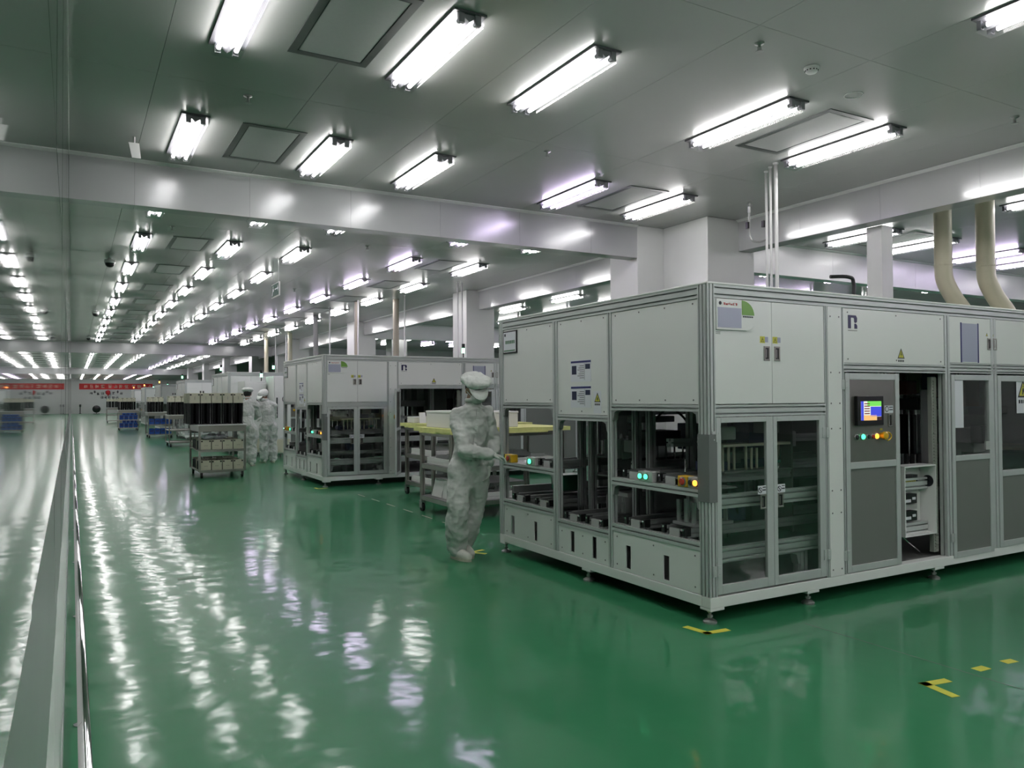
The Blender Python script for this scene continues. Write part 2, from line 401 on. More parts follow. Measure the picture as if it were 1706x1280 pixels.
bulkhead('beam_along', 'long grey bulkhead along the hall above the far machines', XB, XB+0.25, 16.5, 66, 3.47, 'y', 2.26, 0.2)
bulkhead('beam_cross', 'bulkhead across the neighbouring bay, behind the two vertical ducts', XB+0.25, XE, B1, B1+0.22, 3.40, 'x', 2.26, 0.6, 'overlit_wall')
bulkhead('beam_cross', 'second bulkhead across the neighbouring bay, seen under the first', XB+0.25, XE, 24.0, 24.2, 3.40, 'x', 2.26, 0.6, 'overlit_wall')
wp = MB().box(XB+0.25, XE, 36.8, 37.0, 0, H).build('wall_partition', 'white_wall'); struct(wp, 'white partition closing the neighbouring bay', 'wall')

# columns boxed in white panels
def column(label, boxes):
    c = thing('column', label, 'column'); c['kind'] = 'structure'
    for i, b in enumerate(boxes):
        soft(MB().box(*b, 0, H-0.001).build('column_panel', 'white_wall', c), 0.012, 3)
column('wide white boxed column where the two near bulkheads meet', [(7.48, 8.36, 7.85, 8.749), (7.0, 8.36, 8.75, 9.40)])
for i, yy in enumerate((15.78, 23.8, 31.8, 39.8, 47.8, 55.8, 63.8)):
    column('white boxed column with a green beacon beside it, behind the second machine' if i == 0 else f'white boxed column, {ORD[i+1]} in line from the near bulkhead corner', [(7.74, 8.45, yy, yy+0.72)])
pst = MB().box(8.32, 8.52, 5.84, 6.04, 0, 3.47).build('column', 'white_wall'); struct(pst, 'slim white post under the bulkhead between pipes and ducts', 'column')
for xx, yy, d in ((12.4, 14.2, 0.5), (16.5, 12.5, 0.5), (13.5, 20.5, 0.6), (10.2, 27.0, 0.6)):
    q = MB().box(xx, xx+d, yy, yy+d, 0, H-0.001).build('column', 'white_wall'); struct(q, f'white column in the neighbouring bay, {round(yy)} metres in', 'column')

# ================================================================ ceiling lights
PITCH, Y0 = 2.72, 5.0
ROWS = [0.92, 2.19, 3.26, 5.20, 6.50]
ROWN = ['window wall row', 'second row', 'third row', 'fourth row', 'column side row']
def light_proto(full, violet):
    root = thing('ceiling_light', '', 'light')
    MB().box(-0.115, 0.115, -0.625, 0.625, -0.014, 0).build('mounting_plate', 'fixture_edge', root)
    MB().prism([(-0.09, -0.014), (0.09, -0.014), (0.05, -0.024), (0, -0.062), (-0.05, -0.024)], -0.60, 0.60, 'y').build('reflector', 'fixture', root)
    tm = 'tube_violet' if violet else 'tube'
    for s in (-1, 1):
        MB().cyl((s*0.058, -0.585, -0.052), (s*0.058, 0.585, -0.052), 0.0145, 8).build('tube', tm, root)
    if full:
        for e in (-1, 1):
            for s in (-1, 1):
                k = MB().box(s*0.058-0.02, s*0.058+0.02, min(e*0.585, e*0.612), max(e*0.585, e*0.612), -0.075, -0.014)
                k.cyl((s*0.058, e*0.555, -0.052), (s*0.058, e*0.587, -0.052), 0.0165, 10).build('lamp_holder', 'fixture', root)
        c = MB(); q = [(-0.098, -0.015), (-0.098, -0.080), (-0.090, -0.088), (0.090, -0.088), (0.098, -0.080), (0.098, -0.015)]
        c.v = [(x, e, z) for e in (-0.615, 0.615) for x, z in q]; c.f = [[i, i+1, i+7, i+6] for i in range(5)]   # one bent acrylic sheet
        c.build('clear_cover', 'cover', root)
    return root
protos = {(f, v): light_proto(f, v) for f in (0, 1) for v in (0, 1)}
used = set()
def put_light(x, y, label, full, violet):
    k = (int(full), int(violet))
    if k in used: o = copy_tree(protos[k])
    else: o = protos[k]; used.add(k)
    o.location = (x, y, H-0.0015); o['label'] = label; o['group'] = 'twin-tube ceiling lights'
    return o
def bay_name(k):
    y = Y0+PITCH*k
    if y < B1: return 'before the first bulkhead', -7
    if y < B2: return 'between first and second bulkhead', 2
    if y < B3: return 'between second and third bulkhead', 12
    return 'beyond the third bulkhead', 23
def place(k):
    y = Y0+PITCH*k
    if y < B1: return f'{ORD[1-k]} on the near side of the first bulkhead'
    if y < B2: return f'{ORD[k-2]} past the first bulkhead'
    if y < B3: return f'{ORD[k-12]} past the second bulkhead'
    return f'{ORD[k-23]} past the third bulkhead'
for r, x in enumerate(ROWS):
    for k in range(-7, 35):
        y = Y0+PITCH*k
        if min(abs(y-b-0.12) for b in (B1, B2, B3)) < 0.8: continue
        violet = r == 3 and k >= 1
        put_light(x, y, f'twin-tube light, {place(k)}, {ROWN[r]}', -1 <= k <= 3, violet)
RB = [10.52, 11.95, 13.85, 15.25, 17.2]
for r, x in enumerate(RB):
    for k in range(-5, 11):
        y = Y0+PITCH*k
        if min(abs(y-b-0.1) for b in (B1, 24.0)) < 0.8: continue
        put_light(x, y, f'twin-tube light in the neighbouring bay, {ORD[r]} row, '+(f'{ORD[1-k]} on the near side' if k < 2 else f'{ORD[k-2]} past')+' of its bulkhead', 0 <= k <= 1, r in (2, 3))
for k, p in protos.items():
    if k not in used:
        for c in list(p.children): bpy.data.objects.remove(c)
        bpy.data.objects.remove(p)

# fan filter grilles between the light rows
fp = thing('ceiling_filter', '', 'filter'); k = MB(); a, b = 0.285, 0.55
for q in ((-a, a, -b, -b+0.055), (-a, a, b-0.055, b), (-a, -a+0.055, -b+0.055, b-0.055), (a-0.055, a, -b+0.055, b-0.055)):
    k.box(*q, -0.006, 0.0)
k.build('filter_frame', 'ffu_frame', fp)
MB().box(-a+0.064, a-0.064, -b+0.064, b-0.064, -0.004, 0.0).build('filter_face', 'filter', fp)
MB().box(-a+0.055, a-0.055, -b+0.055, b-0.055, -0.002, 0.0).build('filter_gap', 'black', fp)
first = True
for c, x in enumerate((1.595, 5.90, 11.25)):
    for k in range(-3, 34 if c < 2 else 3):
        y = Y0-0.05+PITCH*k
        if min(abs(y-bb_-0.12) for bb_ in (B1, B2, B3)) < 0.75: continue
        o = fp if first else copy_tree(fp); first = False
        o.location = (x, y, H-0.0015); o['group'] = 'ceiling filter grilles'
        o['label'] = f'grey framed filter grille, {place(k)}, ' + ('window side row' if c == 0 else 'column side row' if c == 1 else 'neighbouring bay')

# small ceiling fittings
def sprinkler(x, y, label):
    t = thing('sprinkler', label, 'sprinkler', (x, y, H), 0, 'ceiling sprinklers')
    MB().lathe([(0.035, 0), (0.034, -0.006), (0.012, -0.012), (0.010, -0.03)], (0, 0, 0), 12).build('escutcheon', 'iron', t, smooth=True)
    MB().box(-0.016, -0.012, -0.003, 0.003, -0.058, -0.028).box(0.012, 0.016, -0.003, 0.003, -0.058, -0.028).cyl((0, 0, -0.058), (0, 0, -0.03), 0.004, 6).build('yoke', 'iron', t)
    MB().lathe([(0.028, -0.058), (0.028, -0.061)], (0, 0, 0), 10).build('deflector', 'iron', t)
for x, y, l in ((4.141, 3.82, 'small sprinkler head near the smoke detector'), (1.23, 6.48, 'small sprinkler head between the filter grilles by the window wall'),
                (4.105, 6.53, 'small sprinkler head in the wide gap between light rows'), (4.115, 11.97, 'small sprinkler head just beyond the first bulkhead'),
                (7.22, 3.76, 'small sprinkler head beside the bulkhead along the hall'), (1.23, 11.9, 'small sprinkler head beyond the first bulkhead, window side'),
                (4.3, 17.4, 'small sprinkler head near the hanging exit sign')):
    sprinkler(x, y, l)
sd = thing('smoke_detector', 'round white smoke detector on the ceiling', 'smoke detector', (4.786, 3.915, H))
MB().lathe([(0.055, 0), (0.055, -0.012), (0.048, -0.016)], (0, 0, 0), 20).build('detector_base', 'white_wall', sd, smooth=True)
MB().lathe([(0.046, -0.016), (0.044, -0.034), (0.034, -0.044), (0.018, -0.048)], (0, 0, 0), 20).build('detector_dome', 'white_wall', sd, smooth=True)
k = MB()
for i in range(12):
    t = 2*math.pi*i/12; k.cbox((0.044*math.cos(t), 0.044*math.sin(t), -0.028), (0.008, 0.008, 0.008))
k.build('vent_slot', 'black', sd)
rg_ = thing('ceiling_ring', 'thin white circular cover ring on the ceiling', 'cover plate', (5.526, 4.113, H))
k = MB(); k.lathe([(0.075, 0), (0.075, -0.005), (0.066, -0.005), (0.066, 0)], (0, 0, 0), 28); k.build('rim', 'white_wall', rg_)
MB().lathe([(0.065, 0), (0.065, -0.002)], (0, 0, 0), 28).build('disc', 'ceiling', rg_)
ap = thing('wall_bracket_box', 'small white wedge-shaped box hanging from the ceiling near the window wall', 'sensor', (0.50, 8.0, H))
MB().prism([(-0.05, -0.06), (0.04, -0.06), (0.055, -0.20), (-0.02, -0.20)], -0.02, 0.02, 'y').build('sensor_body', 'white_wall', ap)
MB().cyl((0, 0, -0.07), (0, 0, 0), 0.008, 8).build('stem', 'white_wall', ap)
for x, y, l in ((0.567, 15.05, 'white dome security camera, the first along the window wall'), (0.56, 24.0, 'white dome security camera, the second along the window wall'), (0.56, 33.5, 'white dome security camera, the third along the window wall')):
    t = thing('dome_camera', l, 'camera', (x, y, H), 0, 'dome security cameras')
    MB().lathe([(0.03, 0), (0.03, -0.02), (0.085, -0.03), (0.09, -0.07), (0.082, -0.085)], (0, 0, 0), 18).build('housing', 'white_wall', t, smooth=True)
    MB().lathe([(0.076, -0.085), (0.070, -0.125), (0.045, -0.152), (0.012, -0.162)], (0, 0, 0), 18).build('dome', 'black', t, smooth=True)
    MB().lathe([(0.084, -0.083), (0.084, -0.092), (0.077, -0.092)], (0, 0, 0), 18).build('rim', 'chrome', t, smooth=True)
es = thing('exit_sign', 'green hanging exit sign facing the aisle', 'sign', (3.1, 13.86, H))
MB().box(-0.012, 0.012, -0.28, 0.28, -0.66, -0.42).build('sign_body', 'light_grey', es)
MB().box(-0.0145, -0.0125, -0.265, 0.265, -0.645, -0.435).build('sign_face', 'exit_green', es)
k = MB().box(-0.0155, -0.0147, -0.20, 0.02, -0.535, -0.515)
k.prism([(-0.20, -0.47), (-0.20, -0.58), (-0.25, -0.525)], -0.0155, -0.0147, 'x')
k.cyl((-0.0155, 0.14, -0.475), (-0.0147, 0.14, -0.475), 0.02, 10)
k.prism([(0.17, -0.50), (0.10, -0.50), (0.08, -0.55), (0.15, -0.56), (0.20, -0.63), (0.225, -0.62), (0.18, -0.54)], -0.0155, -0.0147, 'x')
k.build('running_figure', 'paper', es, label='pale running figure and arrow')
for s in (-0.2, 0.2):
    MB().cyl((0, s, -0.42), (0, s, 0), 0.004, 6).build('chain', 'iron', es)

# chrome guard rail along the window wall
gr = thing('guard_rail', 'low chrome guard rail on short posts along the window wall', 'rail', (0.044, 0, 0))
k = MB(); yy = 1.0
k.tube([(0, -1.0, 0.28), (0, 60, 0.28)], 0.021, 16)
k.build('rail_pipe', 'chrome', gr, smooth=False)
for i in range(24):
    yy = 2.01*i+0.0
    t = MB().cyl((0, yy, 0.008), (0, yy, 0.27), 0.010, 10).build('rail_post', 'chrome', gr)
    MB().lathe([(0.032, 0), (0.032, 0.006), (0.014, 0.011), (0.011, 0.02)], (0, yy, 0), 14).build('flange', 'chrome', gr, smooth=True)
for o in gr.children:
    if o.name.startswith('rail_pipe'):
        o.data.shade_smooth()

# ================================================================ drop pipes, ducts
def smooth_path(pts, n=6):
    out = []
    P = [Vector(p) for p in pts]
    for i in range(len(P)-1):
        p0, p1, p2, p3 = P[max(i-1, 0)], P[i], P[i+1], P[min(i+2, len(P)-1)]
        for j in range(n):
            t = j/n
            out.append(0.5*((2*p1)+(p2-p0)*t+(2*p0-5*p1+4*p2-p3)*t*t+(3*p1-p0-3*p2+p3)*t**3))
    out.append(P[-1]); return out
def pipe(label, x, y, zb, r, m, zt=H, cat='pipe', name='drop_pipe', collar=True, group=None):
    t = thing(name, label, cat, (x, y, zb), 0, group)
    MB().cyl((0, 0, 0), (0, 0, zt-zb), r, 14).build('pipe_run', m, t, smooth=False).data.shade_smooth()
    if collar: MB().lathe([(r*1.6, zt-zb), (r*1.5, zt-zb-0.012), (r*1.02, zt-zb-0.02)], (0, 0, 0), 14).build('ceiling_collar', m, t)
    return t
MT = 2.1945
p_ = pipe('white drop pipe with a twin valve branch above the near machine', 6.56, 5.98, MT, 0.014, 'white_pipe')
k = MB(); k.tube(smooth_path([(0, 0, 0.96), (-0.04, 0.06, 0.94), (-0.09, 0.13, 0.97), (-0.10, 0.15, 1.08), (-0.10, 0.15, 1.30)]), 0.011, 8); k.build('branch', 'iron', p_)
k = MB(); k.ball((-0.10, 0.15, 1.36), 0.03, 10, 6); k.cyl((-0.10, 0.15, 1.27), (-0.10, 0.15, 1.35), 0.018, 10); k.build('regulator', 'iron', p_)
for z_, dx, dy in ((1.13, -0.13, 0.15), (1.13, -0.03, 0.02)):
    MB().cbox((dx, dy, z_), (0.025, 0.03, 0.07)).build('valve_handle', 'black', p_)
pipe('thin white drop pipe in the middle of three above the near machine', 6.47, 5.84, MT, 0.013, 'white_pipe')
pipe('stoutest white drop pipe of three above the near machine', 6.42, 5.72, MT, 0.019, 'white_pipe')
def duct(label, x, y, r, m, zt=H, bend=True, zb=1.9):
    t = thing('air_duct', label, 'duct', (x, y, 0))
    pts = [(0, 0, zt), (0, 0, 3.4), (0, 0, 3.02), (0.02, -0.012, 2.85), (0.10, -0.06, 2.66), (0.21, -0.13, 2.46), (0.27, -0.17, 2.25), (0.28, -0.18, 2.05), (0.28, -0.18, zb+0.012)] if bend else [(0, 0, zt), (0, 0, 3), (0, 0, zb)]
    o = MB().tube(smooth_path(pts, 8), r, 20).build('duct_run', m, t); o.data.shade_smooth()
    for z in ((3.05,) if bend else (3.05, 2.62)):
        MB().lathe([(r+0.004, -0.012), (r+0.006, 0), (r+0.004, 0.012)], (0, 0, z), 20).build('duct_band', m, t)
    return t
duct('yellowish plastic duct beside the slim white post', 9.33, 5.72, 0.10, 'duct')
duct('yellowish plastic duct, the farther one from the slim white post', 9.85, 5.50, 0.105, 'duct', bend=True)
ub = thing('air_unit', 'pale equipment housing that the two yellowish ducts run into', 'machine', (9.2, 4.6, 0))
soft(MB().box(0, 1.6, 0, 1.3, 0.1, 1.90).build('housing', 'panel', ub), 0.01); 
for a_ in (0.1, 1.5):
    for b_ in (0.1, 1.2): MB().cyl((a_, b_, 0), (a_, b_, 0.1), 0.03, 10).build('foot', 'iron', ub)
bp_ = thing('drop_pipe', 'black elbow pipe behind the slim white post', 'pipe', (9.35, 7.0, 0))
MB().tube(smooth_path([(-0.35, 0.1, 3.08), (-0.1, 0, 3.08), (0.0, 0, 3.0), (0, 0, 2.6), (0, 0, 0.0)], 6), 0.025, 10).build('pipe_run', 'dark', bp_)
for x_, y_, r_d, m_, l_ in ((6.95, 18.1, 0.075, 'duct_brown', 'brown plastic duct dropping behind the second machine, first one'), (6.24, 19.0, 0.05, 'duct_brown', 'brown plastic duct dropping behind the second machine, second one'),
                       (6.17, 22.5, 0.07, 'grey', 'dark grey duct dropping onto the third machine'), (7.0, 29.0, 0.08, 'duct', 'yellowish duct dropping just before the fourth machine'),
                       (6.85, 32.3, 0.08, 'duct', 'yellowish duct dropping just past the fourth machine')):
    duct(l_, x_, y_, r_d, m_, bend=False, zb={22.5: 2.1945, 32.3: 2.1945}.get(y_, 0.0))
for x_, y_, l_ in ((6.85, 17.27, 'thin white pipe beside the first brown duct'), (6.15, 18.6, 'thin white pipe beside the second brown duct'), (5.97, 20.4, 'thin white pipe between brown duct and dark grey duct'),
                   (7.06, 14.8, 'white drop pipe onto the second machine, beside the white column'), (7.12, 14.72, 'second white drop pipe onto the second machine, beside the white column'),
                   (7.07, 29.9, 'thin white pipe beside the yellowish duct over the fourth machine'), (6.9, 30.9, 'thin white pipe a little past the yellowish ducts')):
    pipe(l_, x_, y_, 2.1945 if y_ in (14.8, 14.72, 30.9) else 0.0, 0.018, 'white_pipe')

# ================================================================ end wall
ba = thing('banner', 'long red slogan banner on the end wall', 'banner', (0.75, YE-0.03, 2.72))
MB().box(0, 7.5, 0, 0.02, 0, 0.66).build('cloth', 'banner', ba)
for i in range(12):
    x = 0.42+i*0.565+(0.18 if i > 3 else 0)+(0.18 if i > 7 else 0)
    k = MB()
    if i == 11:
        k.prism([(x, 0.14), (x+0.05, 0.14), (x+0.24, 0.5), (x+0.19, 0.5)], -0.006, -0.001, 'y'); k.prism([(x+0.2, 0.46), (x+0.25, 0.46), (x+0.45, 0.14), (x+0.39, 0.14)], -0.006, -0.001, 'y')
    else:
        k.strokes(x, 0.13, 0.44, 0.40, 300+i, -0.006, -0.001, 7, 0.05)
    k.build('character', 'banner_text', ba, label='pale written character')
cw = thing('wall_lettering', 'black brush lettering on the end wall under the banner', 'lettering', (0, YE-0.02, 0))
for i in range(9):
    k = MB(); k.strokes(1.75+i*0.38, 2.15+0.12*math.sin(i*2), 0.34, 0.34, 50+i, -0.006, 0.0, 5, 0.05); k.build('character', 'ink', cw)
for i in range(5):
    k = MB(); k.strokes(2.85+i*0.38, 1.62, 0.32, 0.34, 80+i, -0.006, 0.0, 5, 0.05); k.build('character', 'ink', cw)
rl = thing('red_lantern', 'small red hanging decoration under the banner', 'decoration', (3.62, YE-0.2, 2.0))
MB().lathe([(0.05, 0.62), (0.2, 0.55), (0.24, 0.35), (0.2, 0.18), (0.06, 0.1), (0.03, -0.05)], (0, 0, 0), 14).build('lantern_body', 'red', rl, smooth=True)
MB().cyl((0, 0, 0.6), (0, 0, 0.9), 0.01, 6).build('cord', 'red', rl)
sb = thing('stanchion', 'short dark post standing at the end wall', 'post', (0.85, YE-1.2, 0))
MB().lathe([(0.14, 0), (0.14, 0.03), (0.05, 0.06), (0.05, 0.75), (0.1, 0.8), (0.1, 1.02), (0.03, 1.05)], (0, 0, 0), 12).build('post_body', 'dark', sb, smooth=True)
ff = thing('floor_fan', 'round black floor fan before the end wall', 'fan', (2.35, YE-5, 0))
MB().lathe([(0.32, -0.1), (0.40, -0.05), (0.40, 0.05), (0.32, 0.1), (0.1, 0.12)], (0, 0, 0.55), 20, 'y').build('fan_cage', 'black', ff, smooth=True)
MB().box(-0.3, 0.3, -0.15, 0.15, 0, 0.06).box(-0.03, 0.03, -0.03, 0.03, 0.06, 0.2).build('stand', 'black', ff)

# ================================================================ floor markings
def tape(label, pts, w=0.05, m='tape'):
    k = MB()
    for (x0, y0), (x1, y1) in zip(pts[:-1], pts[1:]):
        d = Vector((x1-x0, y1-y0)); L = d.length; d /= L; n = Vector((-d.y, d.x))*w/2; e = d*w/2
        k.prism([(x0-n.x-e.x, y0-n.y-e.y), (x1-n.x+e.x, y1-n.y+e.y), (x1+n.x+e.x, y1+n.y+e.y), (x0+n.x-e.x, y0+n.y-e.y)], 0.0004, 0.0016, 'z')
    return tag(k.build('floor_tape', m), label, 'tape')
tape('yellow corner tape on the floor under the near machine foot', [(3.385, 3.76), (3.405, 3.61), (3.545, 3.60)])
tape('yellow chevron of tape alone on the open green floor', [(3.715, 2.27), (3.745, 2.42), (3.87, 2.40)])
tape('small yellow tape square beside the chevron', [(4.19, 2.41), (4.225, 2.408)], 0.055)
tape('small yellow tape square, farther from the chevron', [(4.435, 2.40), (4.47, 2.395)], 0.05)
tape('yellow tape scrap on the open floor below the chevron and squares', [(4.09, 1.93), (4.17, 1.90)], 0.05)
tape('yellow corner tape on the floor beside the worker', [(3.36, 6.50), (3.28, 6.62), (3.42, 6.66)], 0.045)
tape('small green and yellow sticker on the aisle floor', [(0.80, 6.86), (0.89, 6.86)], 0.09, 'ink_green')
for i in range(6):
    tape(f'pale dash of the worn floor line beside the shelf trolleys, {ORD[i]} from the worker', [(3.80, 8.1+i*0.62), (3.80, 8.40+i*0.62)], 0.018, 'sole')
tape('yellow corner tape under the second machine', [(3.48, 12.74), (3.48, 12.58), (3.62, 12.58)], 0.04)

# ================================================================ the assembly machines
MX, MY = 3.54, 3.72           # near corner of the near machine; machine space: x along the front, y into the depth
def warn(parent, x, z, w, y, face='front', bolt=True, back=None, text=True, m='warn_yellow'):
    """yellow triangular warning sticker with black rim"""
    h = w*1.0
    def put(k, pts, t0, t1):
        if face == 'front': k.prism([(x+p[0]*w, z+p[1]*h) for p in pts], y-t1, y-t0, 'y')
        else: k.prism([(y_(p[0]), z+p[1]*h) for p in pts], x_-t1, x_-t0, 'x')
    x_ = y; y_ = lambda u: x-u*w
    tri = lambda s: [(-0.5*s, 0.30-0.30*s), (0.5*s, 0.30-0.30*s), (0, 0.30+0.62*s)]
    k = MB()
    if back:
        put(k, [(-back[0], back[1]), (back[0], back[1]), (back[0], back[2]), (-back[0], back[2])], 0.0, 0.0006); k.build('sticker', 'paper' if back[3] else m, parent)
    k = MB(); put(k, tri(1), 0.0006, 0.0010); a = k.build('warning_rim', 'ink', parent)
    k = MB(); put(k, tri(0.72), 0.0010, 0.0014); k.build('warning_triangle', m, parent)
    k = MB()
    if bolt: put(k, [(0.04, 0.62), (-0.10, 0.32), (0.0, 0.34), (-0.06, 0.12), (0.11, 0.40), (0.02, 0.39), (0.09, 0.60)], 0.0014, 0.0017)
    else:
        put(k, [(-0.1, 0.15), (-0.02, 0.15), (0.02, 0.32), (0.08, 0.15), (0.16, 0.15), (0.06, 0.45), (-0.02, 0.5), (-0.07, 0.40)], 0.0014, 0.0017); put(k, [(-0.03, 0.52), (0.03, 0.52), (0.03, 0.60), (-0.03, 0.60)], 0.0014, 0.0017)
    k.build('warning_mark', 'ink', parent)
    if text:
        k = MB()
        for i in range(4):
            put(k, [(-0.42+i*0.22, -0.30), (-0.27+i*0.22, -0.30), (-0.27+i*0.22, -0.12), (-0.42+i*0.22, -0.12)], 0.0006, 0.0010)
        k.build('caption', 'ink', parent)
def flush_handle(parent, x, z, y, w=0.055, h=0.098):
    k = MB(); k.box(x, x+w, y-0.006, y, z, z+0.012).box(x, x+w, y-0.006, y, z+h-0.012, z+h).box(x, x+0.012, y-0.006, y, z+0.012, z+h-0.012).box(x+w-0.012, x+w, y-0.006, y, z+0.012, z+h-0.012)
    a = soft(k.build('handle', 'steel', parent, label='recessed steel pull handle'), 0.002)
    MB().box(x+0.012, x+w-0.012, y-0.002, y, z+0.012, z+h-0.012).build('handle_recess', 'black', parent)
    MB().box(x+0.018, x+w-0.030, y-0.005, y-0.002, z+0.02, z+h-0.02).build('handle_lip', 'steel', parent)
def screws(parent, pts, face):
    k = MB()
    for a, z, p in pts:
        if face == 'front': k.cyl((a, p-0.002, z), (a, p, z), 0.006, 8)
        else: k.cyl((p-0.002, a, z), (p, a, z), 0.006, 8)
    k.build('screw', 'screw', parent)
def frame_rect(x0, x1, z0, z1, w, y0, y1, mid=None):
    k = MB().box(x0, x0+w, y0, y1, z0, z1).box(x1-w, x1, y0, y1, z0, z1).box(x0+w, x1-w, y0, y1, z0, z0+w).box(x0+w, x1-w, y0, y1, z1-w, z1)
    if mid: k.box(x0+w, x1-w, y0, y1, mid-w/2, mid+w/2)
    return k
def hinge(parent, x, z, y):
    k = MB().box(x-0.035, x-0.004, y-0.005, y, z, z+0.07).box(x+0.004, x+0.035, y-0.005, y, z, z+0.07).cyl((x, y-0.006, z), (x, y-0.006, z+0.07), 0.006, 8)
    for sx in (-0.02, 0.02):
        for sz in (0.015, 0.055): k.cyl((x+sx, y-0.007, z+sz), (x+sx, y-0.005, z+sz), 0.005, 6)
    k.build('hinge', 'alu', parent)
def lane(root, y, z, x0=0.03, x1=2.3, w=0.10, lod=0):
    """a conveyor lane running into the machine: two dark rails, end plate, guide"""
    for s in (-1, 1):
        MB().tslot('x', x0, x1, (y+s*w-0.018, y+s*w+0.018), (z, z+0.06), 1, 1, 0.008, 0.008).build('conveyor_rail', 'alu_dark', root)
    MB().box(x0+0.01, x1, y-w+0.03, y+w-0.03, z+0.03, z+0.034).build('conveyor_belt', 'dark', root)
    soft(MB().box(x0-0.012, x0-0.004, y-0.05, y+0.05, z-0.004, z+0.052).build('end_plate', 'light_grey', root), 0.003)
    for s in (-1, 1):
        MB().box(x0-0.02, x0+0.03, y+s*(w+0.004)-0.016, y+s*(w+0.004)+0.016, z+0.01, z+0.066).build('rail_clamp', 'black', root)
    MB().cyl((x0+0.03, y-w+0.01, z+0.03), (x0+0.03, y+w-0.01, z+0.03), 0.016, 10).build('roller', 'iron', root)
    k = MB().cyl((x0-0.024, y+w, z+0.052), (x0+0.0, y+w, z+0.052), 0.008, 8).cyl((x0-0.024, y-w, z+0.052), (x0, y-w, z+0.052), 0.008, 8); k.build('adjuster', 'chrome', root)
def foot(root, x, y, z=0.10):
    k = MB().lathe([(0.045, 0), (0.045, 0.012), (0.030, 0.022), (0.014, 0.03)], (x, y, 0), 16); k.build('levelling_pad', 'iron', root, smooth=False)
    k = MB().cyl((x, y, 0.02), (x, y, z), 0.0095, 10).lathe([(0.019, 0.036), (0.019, 0.052)], (x, y, 0), 6).lathe([(0.019, z-0.016), (0.019, z-0.001)], (x, y, 0), 6); k.build('levelling_screw', 'iron', root)
def button(parent, x, y, z, m, r=0.014, axis='x'):
    """round push button facing -x (axis x) or -y (axis y)"""
    if axis == 'x':
        MB().lathe([(r*1.35, 0), (r*1.35, -0.004), (r*1.1, -0.006)], (x, y, z), 14, 'x').build('button_collar', 'iron', parent)
        MB().lathe([(r, -0.004), (r, -0.012), (r*0.8, -0.016)], (x, y, z), 14, 'x').build('button', m, parent)
    else:
        MB().lathe([(r*1.35, 0), (r*1.35, -0.004), (r*1.1, -0.006)], (x, y, z), 14, 'y').build('button_collar', 'iron', parent)
        MB().lathe([(r, -0.004), (r, -0.012), (r*0.8, -0.016)], (x, y, z), 14, 'y').build('button', m, parent)
def bezier(p, n=14):
    return smooth_path(p, n//2)

